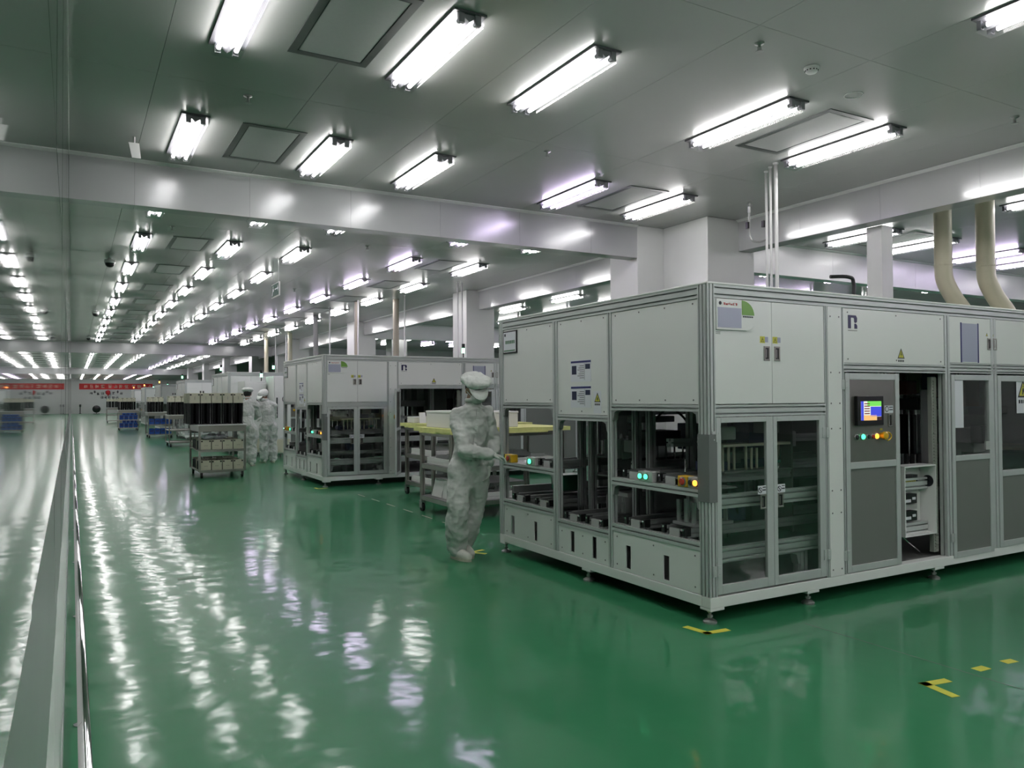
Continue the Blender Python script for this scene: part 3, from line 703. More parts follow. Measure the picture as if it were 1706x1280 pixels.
def build_machine(root, LX=5.05, LY=2.80):
    T0, T1, ZT = 0.172, 2.092, 2.182
    # ---- base beam ring and feet
    k = MB(); k.box(0, LX, 0, 0.08, 0.10, 0.17).box(0, LX, LY-0.08, LY, 0.10, 0.17).box(0, 0.08, 0.08, LY-0.08, 0.10, 0.17).box(LX-0.08, LX, 0.08, LY-0.08, 0.10, 0.17)
    for x, y in ((0, 0), (0, LY-0.1), (0, 1.32), (0.9, 0), (2.36, 0), (3.8, 0)):
        k.box(x, x+0.12, y, y+0.10, 0.082, 0.1005) if y == 0 else k.box(x, x+0.08, y, y+0.12 if y < 2 else LY, 0.082, 0.1005)
    soft(k.build('base_frame', 'base_white', root), 0.004)
    for x, y in ((0.04, 0.05), (0.04, 1.40), (0.04, LY-0.05), (0.96, 0.05), (2.42, 0.05), (3.86, 0.05), (LX-0.05, 0.05), (LX-0.05, LY-0.05), (2.42, LY-0.05)):
        foot(root, x, y, 0.084)
    MB().box(0.08, LX-0.08, 0.08, LY-0.08, 0.150, 0.168).build('floor_plate', 'grey', root)
    # ---- posts
    def post(x0, x1, y0, y1, z0=T0, z1=T1, nu=1, nw=1, m='alu'):
        return MB().tslot('z', z0, z1, (x0, x1), (y0, y1), nu, nw).build('post', m, root)
    post(0, 0.06, 0, 0.095, T0, ZT, 2, 3)
    for a, b in ((1.03, 1.08), (1.78, 1.85)): post(0, 0.05, a, b)
    post(0, 0.06, LY-0.08, LY, T0, ZT, 1, 2)
    for a, b in ((1.105, 1.132), (1.282, 1.310), (2.53, 2.595), (3.80, 3.86)): post(a, b, 0.0, 0.06)
    for a, b in ((1.10, 1.16), (2.50, 2.56), (3.80, 3.86)): post(a, b, LY-0.06, LY)
    post(LX-0.06, LX, 0, 0.06); post(LX-0.06, LX, LY-0.06, LY)
    # ---- top rails
    def rail(axis, a, b, u, w, nu=1, nw=1, m='alu', name='rail'):
        return MB().tslot(axis, a, b, u, w, nu, nw).build(name, m, root)
    rail('x', 0.06, LX, (0, 0.06), (T1, ZT-0.004), 1, 2, name='top_rail'); rail('x', 0.06, LX, (LY-0.06, LY), (T1, ZT-0.004), 1, 2, name='top_rail')
    rail('y', 0.095, LY-0.08, (0, 0.05), (T1, ZT-0.004), 1, 2, name='top_rail'); rail('y', 0.06, LY-0.06, (LX-0.06, LX), (T1, ZT-0.004), 1, 2, name='top_rail')
    soft(MB().box(-0.004, LX+0.004, -0.004, LY+0.004, ZT-0.004, ZT+0.010).build('roof_plate', 'panel', root), 0.004)
    # ---- end face (x = 0)
    def side_panel(y0, y1, z0, z1, label=None):
        o = soft(MB().box(0.006, 0.014, y0+0.003, y1-0.003, z0+0.003, z1-0.003).build('cover_panel', 'panel', root), 0.002)
        return o
    for y0, y1, zb, n in ((0.095, 1.03, 1.40, 3), (1.08, 1.78, 1.312, 2), (1.85, LY-0.08, 1.405, 2)):
        p = side_panel(y0, y1, zb, T1)
        screws(p, [(y0+0.05+(y1-y0-0.1)*i/n, z, 0.006) for i in range(n+1) for z in (zb+0.03, T1-0.03)], 'side')
        rail('y', y0, y1, (0, 0.05), (zb-0.045, zb), 1, 1)
        zl = 0.39 if n == 2 and y0 < 1.5 else 0.455
        rail('y', y0, y1, (0, 0.05), (zl, zl+0.055), 1, 1)
        # vented plinth panels with two upright slots each
        sl = {0.095: ((0.40, 0.46), (0.82, 0.875)), 1.08: ((1.245, 1.30), (1.55, 1.605)), 1.85: ((2.13, 2.18), (2.53, 2.595))}[y0]
        k = MB(); a = y0+0.003
        for s0, s1 in sl:
            k.box(0.006, 0.014, a, s0, T0+0.002, zl-0.002); k.box(0.006, 0.014, s0, s1, T0+0.002, 0.20); k.box(0.006, 0.014, s0, s1, 0.367, zl-0.002); a = s1
        k.box(0.006, 0.014, a, y1-0.003, T0+0.002, zl-0.002); k.build('plinth_panel', 'panel', root)
        screws(root, [(y0+0.05+(y1-y0-0.1)*i/2, z, 0.006) for i in range(3) for z in (T0+0.04, zl-0.04)], 'side')
        for yy in (y0, y1):                       # gusset corners under the rails
            s = 1 if yy == y0 else -1
            MB().prism([(yy, zb-0.045), (yy+s*0.075, zb-0.045), (yy+s*0.03, zb-0.062), (yy+s*0.016, zb-0.12), (yy, zb-0.12)], 0.004, 0.046, 'x').build('gusset', 'alu_dark', root)
    for y0, y1 in ((0.095, 1.03), (1.85, LY-0.08)):
        rail('y', y0, y1, (0, 0.06), (0.80, 0.852), 1, 1, name='shelf_rail')
        MB().box(0.06, 0.34, y0, y1, 0.842, 0.850).build('shelf_plate', 'alu_dark', root)
        for yy in (y0, y1):
            s = 1 if yy == y0 else -1
            MB().prism([(yy, 0.80), (yy+s*0.075, 0.80), (yy+s*0.03, 0.783), (yy+s*0.016, 0.72), (yy, 0.72)], 0.004, 0.046, 'x').build('gusset', 'alu_dark', root)
    # inner row of posts and second portal behind the end face
    for y in (0.95, 1.12, 1.72, 1.88):
        post(0.30, 0.36, y, y+0.05, T0, T1, 1, 1, 'alu_dark')
    # corner guard
    k = MB().box(-0.006, 0.0, -0.006, 0.10, 0.775, 1.21).box(-0.006, 0.064, -0.006, 0.0, 0.775, 1.21); k.build('corner_guard', 'guard', root)
    # plaques and notices on the end face
    q = soft(MB().box(-0.004, 0.006, 2.455, 2.71, 1.865, 2.075).build('name_plaque', 'black', root, label='white machine name plaque in a black frame'), 0.001)
    MB().box(-0.0052, -0.004, 2.468, 2.697, 1.877, 2.063).build('plaque_face', 'paper', q)
    k = MB()
    for i in range(6): k.box(-0.006, -0.0052, 2.66-i*0.03-0.022, 2.66-i*0.03, 1.955, 1.985)
    k.box(-0.006, -0.0052, 2.48, 2.69, 1.885, 1.897); k.build('plaque_text', 'ink_green', q); MB().box(-0.006, -0.0052, 2.655, 2.68, 2.025, 2.05).build('plaque_mark', 'ink', q)
    for zz in (1.578, 1.372):
        n_ = MB().box(0.0045, 0.0055, 1.297, 1.582, zz, zz+0.175).build('notice_sheet', 'paper', root, label='printed notice sheet with a blue heading')
        MB().box(0.0038, 0.0045, 1.30, 1.579, zz+0.152, zz+0.168).build('heading_bar', 'ink_blue', n_)
        k = MB().box(0.0038, 0.0045, 1.50, 1.565, zz+0.06, zz+0.13).box(0.0038, 0.0045, 1.31, 1.375, zz+0.10, zz+0.14); k.build('picture', 'navy', n_)
        k = MB()
        for i in range(7): k.box(0.0038, 0.0045, 1.395, 1.395+0.06+0.03*((i*7) % 3)/2, zz+0.125-i*0.016, zz+0.129-i*0.016)
        k.box(0.0038, 0.0045, 1.385, 1.387, zz+0.015, zz+0.145); k.build('text_lines', 'ink', n_)
    warn(root, 1.215, 1.415, 0.082, 0.0055, 'side', False, (0.62, -1.05, 1.05, 1))
    # ---- shelf controls: emergency stops, lamps
    def control_box(y0, y1, z0, m, btns, cc=0.02):
        b = soft(MB().box(cc-0.02, cc+0.05, y0, y1, z0, z0+0.072).build('control_box', m, root), 0.004)
        for dy, mm, r in btns: button(b, cc-0.02, dy, z0+0.036, mm, r)
        return b
    z_s = 0.854
    control_box(0.56, 0.72, z_s, 'light_grey', [(0.69, 'green_lit', 0.018), (0.625, 'green_lit', 0.018)])
    control_box(0.205, 0.30, z_s, 'estop_yellow', [(0.25, 'estop_red', 0.024)])
    control_box(0.10, 0.20, z_s, 'light_grey', [(0.17, 'dark', 0.018), (0.125, 'orange_lit', 0.019)])
    control_box(2.15, 2.30, z_s, 'light_grey', [(2.23, 'green_lit', 0.022)])
    control_box(2.57, 2.70, z_s, 'estop_yellow', [(2.63, 'estop_red', 0.024)])
    control_box(2.705, 2.72, z_s, 'dark', [(2.712, 'beacon_green', 0.007)])
    # ---- conveyors
    for y, z in ((0.82, 0.855), (0.42, 0.855), (0.78, 0.512), (0.36, 0.512), (1.28, 0.45), (1.58, 0.45), (2.05, 0.512), (2.45, 0.512), (2.02, 0.855)):
        lane(root, y, z, 0.03 if z != 0.855 else 0.05)
    for z in (0.80, 0.45):
        rail('x', 0.06, 2.45, (0.10, 0.16), (z-0.09, z), 1, 2, 'alu', 'bed_rail')
        rail('x', 0.36, 2.45, (1.10, 1.16), (z-0.06, z), 1, 1, 'alu_dark', 'bed_rail')
        rail('x', 0.36, 2.45, (1.80, 1.86), (z-0.06, z), 1, 1, 'alu_dark', 'bed_rail')
    MB().box(0.36, 2.45, 1.16, 1.80, 0.79, 0.80).build('transfer_plate', 'grey', root)
    rail('x', 0.36, 2.5, (1.20, 1.26), (0.86, 0.94), 1, 2, 'alu_dark', 'bed_rail')
    # sub frame low behind the glass doors
    for a in (0.10, 1.0): post(a, a+0.07, 0.14, 0.21, T0, 0.42, 1, 1, 'alu')
    rail('x', 0.10, 1.07, (0.14, 0.21), (0.34, 0.42), 1, 2, 'alu', 'sub_frame_rail')
    for xx, s in ((0.17, 1), (1.0, -1)):
        MB().prism([(xx, 0.34), (xx+s*0.085, 0.34), (xx+s*0.035, 0.322), (xx+s*0.018, 0.255), (xx, 0.255)], 0.145, 0.205, 'y').build('gusset', 'alu', root)
    # ---- gantry and tooling inside
    for x, y in ((0.95, 0.92), (0.55, 0.75), (1.6, 1.5), (2.2, 0.7), (1.05, 1.95), (2.35, 1.9)):
        post(x, x+0.08, y, y+0.08, T0, T1, 1, 1, 'alu_dark')
    rail('x', 0.36, 2.45, (0.75, 0.83), (1.08, 1.14), 1, 1, 'alu_dark', 'gantry_rail'); rail('x', 0.40, 2.45, (1.5, 1.56), (1.30, 1.42), 1, 2, 'alu_dark', 'gantry_rail')
    for i, (x, y, z, d, m) in enumerate(((0.62, 1.28, 1.12, (0.34, 0.26, 0.12), 'dark'), (1.05, 1.30, 1.12, (0.16, 0.2, 0.22), 'navy'), (1.3, 0.62, 1.12, (0.22, 0.2, 0.12), 'light_grey'),
                           (0.8, 0.45, 1.17, (0.18, 0.22, 0.18), 'navy'), (0.75, 0.62, 1.0, (0.30, 0.24, 0.08), 'grey'), (0.42, 0.42, 0.96, (0.16, 0.16, 0.07), 'navy'),
                           (0.58, 0.40, 0.64, (0.16, 0.14, 0.14), 'navy'), (0.86, 0.44, 0.60, (0.22, 0.16, 0.12), 'dark'), (0.9, 0.55, 0.93, (0.22, 0.2, 0.12), 'navy'), (0.5, 1.45, 0.62, (0.2, 0.18, 0.1), 'light_grey'),
                           (0.45, 2.3, 0.68, (0.25, 0.2, 0.14), 'green_dull'), (0.7, 1.5, 0.90, (0.5, 0.3, 0.10), 'dark'), (1.5, 0.6, 0.72, (0.4, 0.4, 0.2), 'dark'),
                           (0.62, 1.32, 1.27, (0.42, 0.10, 0.05), 'grey'), (0.40, 1.28, 1.06, (0.10, 0.12, 0.10), 'grey'), (0.95, 0.50, 1.24, (0.4, 0.18, 0.07), 'navy'))):
        soft(MB().cbox((x, y, z), d).build('tool_unit', m, root), 0.006)
    for i in range(9): MB().cyl((0.44+i*0.075, 0.33+0.02*(i % 3), 0.93), (0.44+i*0.075, 0.33+0.02*(i % 3), 1.10), 0.010, 8).build('guide_rod', 'cream', root)
    for i in range(8): MB().cyl((0.42+i*0.09, 1.22, 0.94), (0.42+i*0.09, 1.22, 1.10), 0.008, 8).build('guide_rod', 'chrome', root)
    MB().box(0.40, 1.07, 0.28, 0.42, 1.10, 1.118).build('tool_bridge', 'cream', root); MB().box(0.40, 1.07, 0.27, 0.43, 0.915, 0.93).build('tool_bridge', 'grey', root)
    soft(MB().cbox((0.36, 0.30, 1.20), (0.20, 0.16, 0.09)).build('tool_unit', 'light_grey', root), 0.006); soft(MB().cbox((0.82, 0.28, 1.24), (0.16, 0.10, 0.10)).build('tool_unit', 'grey', root), 0.006); soft(MB().cbox((0.92, 0.30, 0.98), (0.08, 0.05, 0.02)).build('tool_unit', 'green_dull', root), 0.004); soft(MB().cbox((0.22, 0.22, 0.72), (0.2, 0.06, 0.03)).build('tool_unit', 'light_grey', root), 0.004)
    MB().cyl((0.95, 0.30, 0.90), (1.03, 0.34, 1.05), 0.009, 8).build('gas_strut', 'chrome', root); MB().cyl((0.07, 0.30, 0.94), (0.11, 0.34, 1.02), 0.009, 8).build('gas_strut', 'chrome', root)
    for i, pts in enumerate((((0.5, 1.2, 1.2), (0.6, 1.1, 1.36), (0.8, 1.15, 1.30), (0.95, 1.2, 1.18)), ((0.5, 1.25, 1.3), (0.75, 1.1, 1.42), (1.0, 1.2, 1.28)),
                            ((0.7, 0.5, 1.25), (0.8, 0.4, 1.4), (1.0, 0.4, 1.36), (1.05, 0.5, 1.2)), ((0.85, 0.4, 1.25), (0.95, 0.32, 1.36), (1.08, 0.34, 1.30)), ((0.6, 0.35, 0.6), (0.55, 0.3, 0.7), (0.62, 0.28, 0.78)))):
        MB().tube(bezier(pts), 0.010, 6).build('cable', 'dark' if i != 3 else 'maroon', root)
    for i in range(10): MB().box(0.36, 1.2, 1.34+i*0.028, 1.342+i*0.028, 0.515, 0.64).build('clear_plate', 'acrylic', root)
    for i in range(4): MB().box(0.38, 0.9, 1.40+i*0.08, 1.402+i*0.08, 0.945, 1.10).build('clear_plate', 'acrylic', root)
    # ---- inner sheets, the dark ones added to deepen the shade inside; far long side
    MB().box(1.13, 1.14, 0.9, LY-0.1, T0, 1.36).build('inner_sheet', 'grey', root) if False else None
    MB().box(2.46, 2.47, 0.55, 1.6, T0, 2.05).build('inner_sheet', 'door_grey', root)
    MB().box(1.10, 1.115, 0.30, 0.62, 0.45, 1.36).build('inner_sheet', 'door_grey', root)
    for a, b, z0, m in ((0.06, 1.10, 1.40, 'panel'), (1.16, 2.50, 1.40, 'panel'), (2.56, 3.80, 1.40, 'panel'), (3.86, LX-0.06, 1.40, 'panel')):
        MB().box(a+0.003, b-0.003, LY-0.014, LY-0.006, z0, T1).build('cover_panel', m, root)
        rail('x', a, b, (LY-0.06, LY), (z0-0.05, z0), 1, 1)
    MB().box(1.17, 1.85, LY-0.014, LY-0.006, T0, 1.34).build('cover_panel', 'panel', root)
    MB().box(2.6, LX-0.06, LY-0.012, LY-0.008, T0, 1.34).build('cover_panel', 'door_grey', root)
    rail('x', 0.06, 1.10, (LY-0.06, LY), (0.80, 0.85), 1, 1, name='shelf_rail')
    MB().box(0.1, 1.0, LY-0.10, LY-0.06, T0, 0.62).build('inner_sheet', 'light_grey', root)
    # ---- front face (y = 0): tall cupboard doors over glass doors
    dz0, dz1 = 1.40, T1
    rail('x', 0.06, 1.105, (0, 0.06), (1.322, 1.398), 1, 2)
    for i, (a, b, hx) in enumerate(((0.062, 0.579, 0.0), (0.582, 1.103, 1.103))):
        d = soft(MB().box(a, b, 0.003, 0.020, dz0+0.003, dz1-0.003).build('cupboard_door', 'panel', root, origin=(hx, 0, 0)), 0.003)
        flush_handle(d, 0.502 if i == 0 else 0.600, 1.692, 0.003)
        warn(d, 0.492 if i == 0 else 0.612, 1.818, 0.032, 0.003, text=False, back=(0.75, -0.25, 1.15, 0))
        k = MB().box((0.513 if i == 0 else 0.632), (0.545 if i == 0 else 0.664), 0.0022, 0.003, 1.816, 1.852); k.build('sticker_text', 'paper_blue', d)
        if i == 0:
            pts = [(0.068, 1.885), (0.335, 1.885)]+[(0.335+0.075*math.sin(t*math.pi/12), 1.96-0.075*math.cos(t*math.pi/12)) for t in range(1, 7)]+[(0.415, 1.985)]+[(0.315+0.10*math.cos(t*math.pi/12), 1.985+0.10*math.sin(t*math.pi/12)) for t in range(1, 7)]+[(0.068, 2.085)]
            pq = soft(MB().prism(pts, -0.009, 0.003, 'y').build('machine_card', 'panel', d, label='information card with a green quarter disc and a plastic pocket'), 0.002)
    MB().prism([(0.292, 1.988), (0.405, 1.988)]+[(0.292+0.112*math.cos(t*math.pi/16), 1.988+0.095*math.sin(t*math.pi/16)) for t in range(1, 9)], -0.0105, -0.009, 'y').build('card_disc', 'plaque_green', root)
    MB().box(0.078, 0.286, -0.011, -0.009, 1.900, 2.030).build('card_pocket', 'paper_blue', root, label='blue-grey form in a shiny plastic pocket')
    k = MB()
    for i in range(6): k.strokes(0.128+i*0.021, 2.045, 0.018, 0.018, 700+i, -0.0105, -0.009, 4, 0.004)
    k.build('card_title', 'ink_red', root); k = MB()
    for i in range(6): k.box(0.302+i*0.016, 0.313+i*0.016, -0.0105, -0.009, 1.972, 1.981)
    k.build('card_text', 'ink', root); MB().lathe([(0.012, -0.0105), (0.012, -0.009)], (0.10, 0, 2.057), 12, 'y').build('card_emblem', 'ink', root)
    k = MB().box(0.07, 0.11, 0.002, 0.003, 1.868, 1.871).box(0.07, 0.11, 0.002, 0.003, 1.858, 1.861); k.build('fine_text', 'ink', root)
    for i, (a, b, hx, gx0, gx1) in enumerate(((0.064, 0.579, 0.064, 0.105, 0.517), (0.582, 1.102, 1.102, 0.618, 1.040))):
        z0, z1 = 0.182, 1.318
        k = MB().box(a, gx0, 0.0, 0.025, z0, z1).box(gx1, b, 0.0, 0.025, z0, z1).box(gx0, gx1, 0.0, 0.025, z0, z0+0.06).box(gx0, gx1, 0.0, 0.025, z1-0.035, z1)
        d = soft(k.build('glass_door', 'alu', root, origin=(hx, 0, 0)), 0.002)
        MB().box(gx0-0.005, gx1+0.005, 0.010, 0.015, z0+0.055, z1-0.03).build('door_pane', 'pane_dark', d)
        sx = 0.44 if i == 0 else 0.622
        s_ = MB().box(sx, sx+0.076, 0.008, 0.010, 0.800, 0.856).build('notice_sticker', 'paper', d, label='white no-touch sticker')
        k = MB().lathe([(0.019, 0.0072), (0.019, 0.008)], (sx+0.02, 0, 0.826), 14, 'y'); k.build('sticker_ring', 'ink', s_); MB().lathe([(0.014, 0.0066), (0.014, 0.0072)], (sx+0.02, 0, 0.826), 14, 'y').build('sticker_disc', 'paper', s_)
        MB().prism([(sx+0.006, 0.838), (sx+0.011, 0.842), (sx+0.034, 0.814), (sx+0.029, 0.810)], 0.0062, 0.0068, 'y').build('sticker_bar', 'ink', s_)
        k = MB().box(sx+0.043, sx+0.072, 0.0074, 0.008, 0.842, 0.848).box(sx+0.043, sx+0.072, 0.0074, 0.008, 0.822, 0.830); k.build('sticker_text', 'ink', s_)
        flush_handle(d, 0.458 if i == 0 else 0.622, 0.700, 0.008)
        for zz in (0.30, 1.16): hinge(d, 0.060 if i == 0 else 1.106, zz, 0.0)
    # screwed white strip
    w_ = soft(MB().box(1.134, 1.280, -0.004, 0.02, T0, T1-0.002).build('cover_strip', 'panel', root), 0.002)
    screws(w_, [(x, z, -0.004) for x in (1.162, 1.255) for z in (0.22, 0.62, 0.78, 1.22, 1.40, 1.62, 2.02)], 'front')
    # ---- control section
    p = soft(MB().box(1.313, 2.527, 0.004, 0.016, 1.692, T1-0.003).build('cover_panel', 'panel', root), 0.002)
    screws(p, [(x, z, 0.004) for x in (1.36, 1.92, 2.48) for z in (1.72, 2.06)], 'front')
    k = MB()
    k.prism([(1.366, 1.943), (1.397, 1.943), (1.397, 2.022), (1.428, 2.022), (1.434, 2.016), (1.434, 1.992), (1.446, 1.984), (1.464, 1.992), (1.466, 2.022), (1.452, 2.040), (1.366, 2.040)], 0.002, 0.004, 'y')
    k.prism([(1.436, 1.943), (1.466, 1.943), (1.466, 1.966), (1.455, 1.978), (1.440, 1.980), (1.436, 1.976)], 0.002, 0.004, 'y')
    k.build('logo', 'logo_blue', p, label='dark blue letter emblem')
    MB().box(1.366, 1.466, 0.0025, 0.004, 1.926, 1.931).build('logo_caption', 'grey', p)
    warn(p, 1.976, 1.735, 0.086, 0.004)
    rail('x', 1.310, 2.53, (0, 0.06), (1.628, 1.690), 1, 2)
    # control door
    d = soft(frame_rect(1.322, 1.944, 0.176, 1.618, 0.048, 0.0, 0.028, 0.945).build('control_door', 'alu', root, origin=(1.322, 0, 0)), 0.002)
    MB().box(1.368, 1.898, 0.006, 0.012, 0.967, 1.572).build('steel_plate', 'steel', d)
    MB().box(1.368, 1.898, 0.008, 0.014, 0.222, 0.923).build('door_panel', 'door_grey', d)
    s_ = soft(MB().box(1.424, 1.722, -0.022, 0.006, 1.235, 1.450).build('operator_screen', 'black', d, label='black touch screen showing coloured blocks'), 0.003)
    MB().box(1.462, 1.694, -0.0226, -0.022, 1.272, 1.412).build('display', 'screen_white', s_)
    MB().box(1.570, 1.694, -0.0232, -0.0226, 1.300, 1.372).build('display_block', 'screen_blue', s_); MB().box(1.462, 1.492, -0.0232, -0.0226, 1.272, 1.412).build('display_block', 'screen_blue', s_)
    MB().box(1.535, 1.694, -0.0232, -0.0226, 1.376, 1.412).build('display_block', 'screen_green', s_); MB().box(1.494, 1.640, -0.0232, -0.0226, 1.272, 1.310).build('display_block', 'screen_orange', s_)
    k = MB()
    for i in range(5): k.box(1.50, 1.56, -0.0236, -0.0230, 1.318+i*0.018, 1.326+i*0.018)
    k.build('display_text', 'ink_red', s_); MB().box(1.642, 1.694, -0.0236, -0.0226, 1.272, 1.298).build('display_block', 'maroon', s_)
    button(d, 1.445, 0.006, 1.150, 'dark', 0.017, 'y'); button(d, 1.512, 0.006, 1.152, 'green_lit', 0.019, 'y'); button(d, 1.575, 0.006, 1.150, 'dark', 0.015, 'y'); button(d, 1.625, 0.006, 1.150, 'estop_red', 0.015, 'y'); button(d, 1.668, 0.006, 1.152, 'orange_lit', 0.019, 'y')
    MB().lathe([(0.022, 0), (0.022, -0.02), (0.03, -0.024), (0.03, -0.042), (0.018, -0.046)], (1.728, 0.006, 1.156), 16, 'y').build('emergency_button', 'estop_yellow', d)
    k = MB(); k.tube([(1.70+0.055*math.cos(t*0.35)+0.04, -0.03, 1.15+0.032*math.sin(t*0.35)) for t in range(-4, 5)], 0.005, 6); k.build('button_guard', 'estop_yellow', d)
    MB().box(1.715, 1.742, 0.004, 0.006, 1.195, 1.208).build('button_tag', 'warn_yellow', d)
    s_ = MB().box(1.770, 1.870, 0.004, 0.006, 1.322, 1.378).build('notice_sticker', 'paper', d, label='white no-touch sticker'); MB().lathe([(0.022, 0.0032), (0.022, 0.004)], (1.796, 0, 1.352), 14, 'y').build('sticker_ring', 'ink', s_); MB().lathe([(0.016, 0.0026), (0.016, 0.0032)], (1.796, 0, 1.352), 14, 'y').build('sticker_disc', 'paper', s_)
    k = MB().box(1.824, 1.865, 0.0032, 0.004, 1.362, 1.368).box(1.824, 1.865, 0.0032, 0.004, 1.343, 1.350); k.build('sticker_text', 'ink', s_)
    flush_handle(d, 1.812, 1.218, 0.006, 0.045, 0.10)
    for zz in (0.27, 1.50): hinge(d, 1.316, zz, 0.0)
    # opening with terminal box, wire trunking and lift
    b_ = MB().box(2.05, 2.44, 0.165, 0.172, 0.36, 0.905).box(2.433, 2.44, 0.032, 0.165, 0.36, 0.905).box(2.05, 2.433, 0.032, 0.165, 0.36, 0.370).box(2.05, 2.433, 0.032, 0.165, 0.895, 0.905).box(2.04, 2.05, 0.032, 0.172, 0.36, 0.905).build('terminal_box', 'panel', root, label='open white electrical box full of terminals')
    for i in range(10): MB().box(2.065+i*0.026, 2.087+i*0.026, 0.11, 0.165, 0.735, 0.825).build('breaker', 'dark', b_)
    for i in (3, 4, 5, 6, 7, 8): MB().box(2.070+i*0.026, 2.082+i*0.026, 0.106, 0.11, 0.755, 0.795).build('breaker_label', 'warn_yellow', b_)
    for zz in (0.60, 0.465):
        MB().box(2.06, 2.30, 0.105, 0.165, zz, zz+0.075).build('power_supply', 'black', b_); MB().box(2.15, 2.22, 0.102, 0.105, zz+0.012, zz+0.035).build('supply_label', 'paper', b_); MB().box(2.24, 2.28, 0.102, 0.105, zz+0.03, zz+0.05).build('supply_label', 'paper', b_)
    for zz in (0.41, 0.55, 0.69): MB().box(2.055, 2.34, 0.13, 0.165, zz, zz+0.04).build('trunking', 'light_grey', b_)
    for r in (0.018, 0.032, 0.046): MB().lathe([(r, 0.0), (r, -0.004), (r-0.007, -0.004), (r-0.007, 0.0)], (2.4325, 0.095, 0.77), 20, 'x').build('fan_ring', 'ink', b_)
    wd = MB().box(2.465, 2.528, 0.075, 0.11, 0.20, 1.60).build('wire_trunking', 'wire_duct', root, label='slotted grey wire trunking'); k = MB()
    for i in range(56): MB().box(2.478, 2.516, 0.066, 0.075, 0.215+i*0.0245, 0.226+i*0.0245).build('trunking_finger', 'wire_duct', wd)
    MB().box(2.60, 2.80, 0.255, 0.262, 0.86, 1.60).build('inner_sheet', 'grey', root)
    for x, y in ((2.66, 0.62), (3.0, 0.72)): post(x, x+0.05, y, y+0.05, T0, T1, 1, 1, 'alu_dark')
    for i, (c, d_, m) in enumerate((((2.84, 0.50, 1.12), (0.22, 0.18, 0.34), 'black'), ((2.82, 0.45, 1.38), (0.30, 0.25, 0.10), 'dark'), ((2.84, 0.42, 1.46), (0.24, 0.10, 0.012), 'foam_white'), ((2.72, 0.48, 1.52), (0.14, 0.14, 0.12), 'maroon'), ((2.62, 0.2, 1.56), (0.06, 0.08, 0.12), 'navy'))):
        soft(MB().cbox(c, d_).build('lift_unit', m, root), 0.006)
    for x in (2.69, 2.78, 2.87, 2.91): MB().cyl((x, 0.42, 0.60), (x, 0.42, 1.35), 0.011, 8).build('lift_rod', 'chrome', root)
    MB().box(2.5, 3.3, 1.10, 1.11, 0.9, 1.45).build('inner_sheet', 'dark', root)  # dark sheet added so the interior reads as shaded
    MB().box(3.15, 3.78, 1.0, 1.012, 1.48, 1.85).build('lit_room_card', 'beige', root)  # beige colour stands in for the lit room behind
    MB().cyl((2.30, 0.25, 0.32), (2.44, 0.18, 0.19), 0.006, 6).build('strut', 'chrome', root); MB().cbox((2.28, 0.25, 0.33), (0.12, 0.10, 0.02)).build('bracket', 'light_grey', root)
    # ---- third section: cupboard doors over a glazed door, wide window
    for i, (a, b, hx) in enumerate(((2.598, 3.197, 2.598), (3.200, 3.798, 3.798))):
        d = soft(MB().box(a, b, 0.003, 0.020, 1.714, T1-0.003).build('cupboard_door', 'panel', root, origin=(hx, 0, 0)), 0.003)
        flush_handle(d, 3.130 if i == 0 else 3.215, 1.83, 0.003, 0.05, 0.10)
        warn(d, 3.125 if i == 0 else 3.225, 1.945, 0.03, 0.003, text=False)
        if i == 0:
            s_ = MB().box(2.762, 2.990, 0.001, 0.003, 1.725, 2.040).build('document_sleeve', 'paper_blue', d, label='bluish clear document sleeve between dark blue side strips')
            MB().box(2.750, 2.763, -0.001, 0.003, 1.72, 2.045).box(2.989, 3.002, -0.001, 0.003, 1.72, 2.045).build('sleeve_strip', 'ink_blue', s_)
    rail('x', 2.595, 3.80, (0, 0.06), (1.632, 1.712), 1, 3)
    d = soft(frame_rect(2.604, 3.172, 0.150, 1.618, 0.044, -0.006, 0.022, 0.945).build('glass_door', 'alu', root, origin=(2.604, 0, 0)), 0.002)
    MB().box(2.645, 3.130, 0.004, 0.009, 0.965, 1.576).build('door_pane', 'pane_clear', d); MB().box(2.645, 3.130, 0.002, 0.008, 0.192, 0.925).build('door_panel', 'door_grey', d)
    MB().box(2.648, 2.770, 0.000, 0.003, 1.19, 1.572).build('taped_sheet', 'paper', d, label='blank white sheet taped inside the pane')
    hinge(d, 2.600, 0.28, -0.006); MB().box(3.06, 3.12, -0.012, 0.0, 1.0, 1.07).build('latch', 'light_grey', d)
    d = soft(frame_rect(3.262, 3.796, 0.172, 1.618, 0.05, -0.006, 0.022, 0.79).build('glass_door', 'alu', root, origin=(3.796, 0, 0)), 0.002)
    MB().box(3.31, 3.748, 0.004, 0.009, 0.81, 1.57).build('door_pane', 'pane_clear', d); MB().box(3.31, 3.748, 0.002, 0.008, 0.22, 0.77).build('door_panel', 'door_grey', d)
    warn(d, 3.66, 1.43, 0.17, 0.002, 'front', False, (0.62, -0.80, 1.0, 1))
    post(3.176, 3.258, 0.0, 0.06)
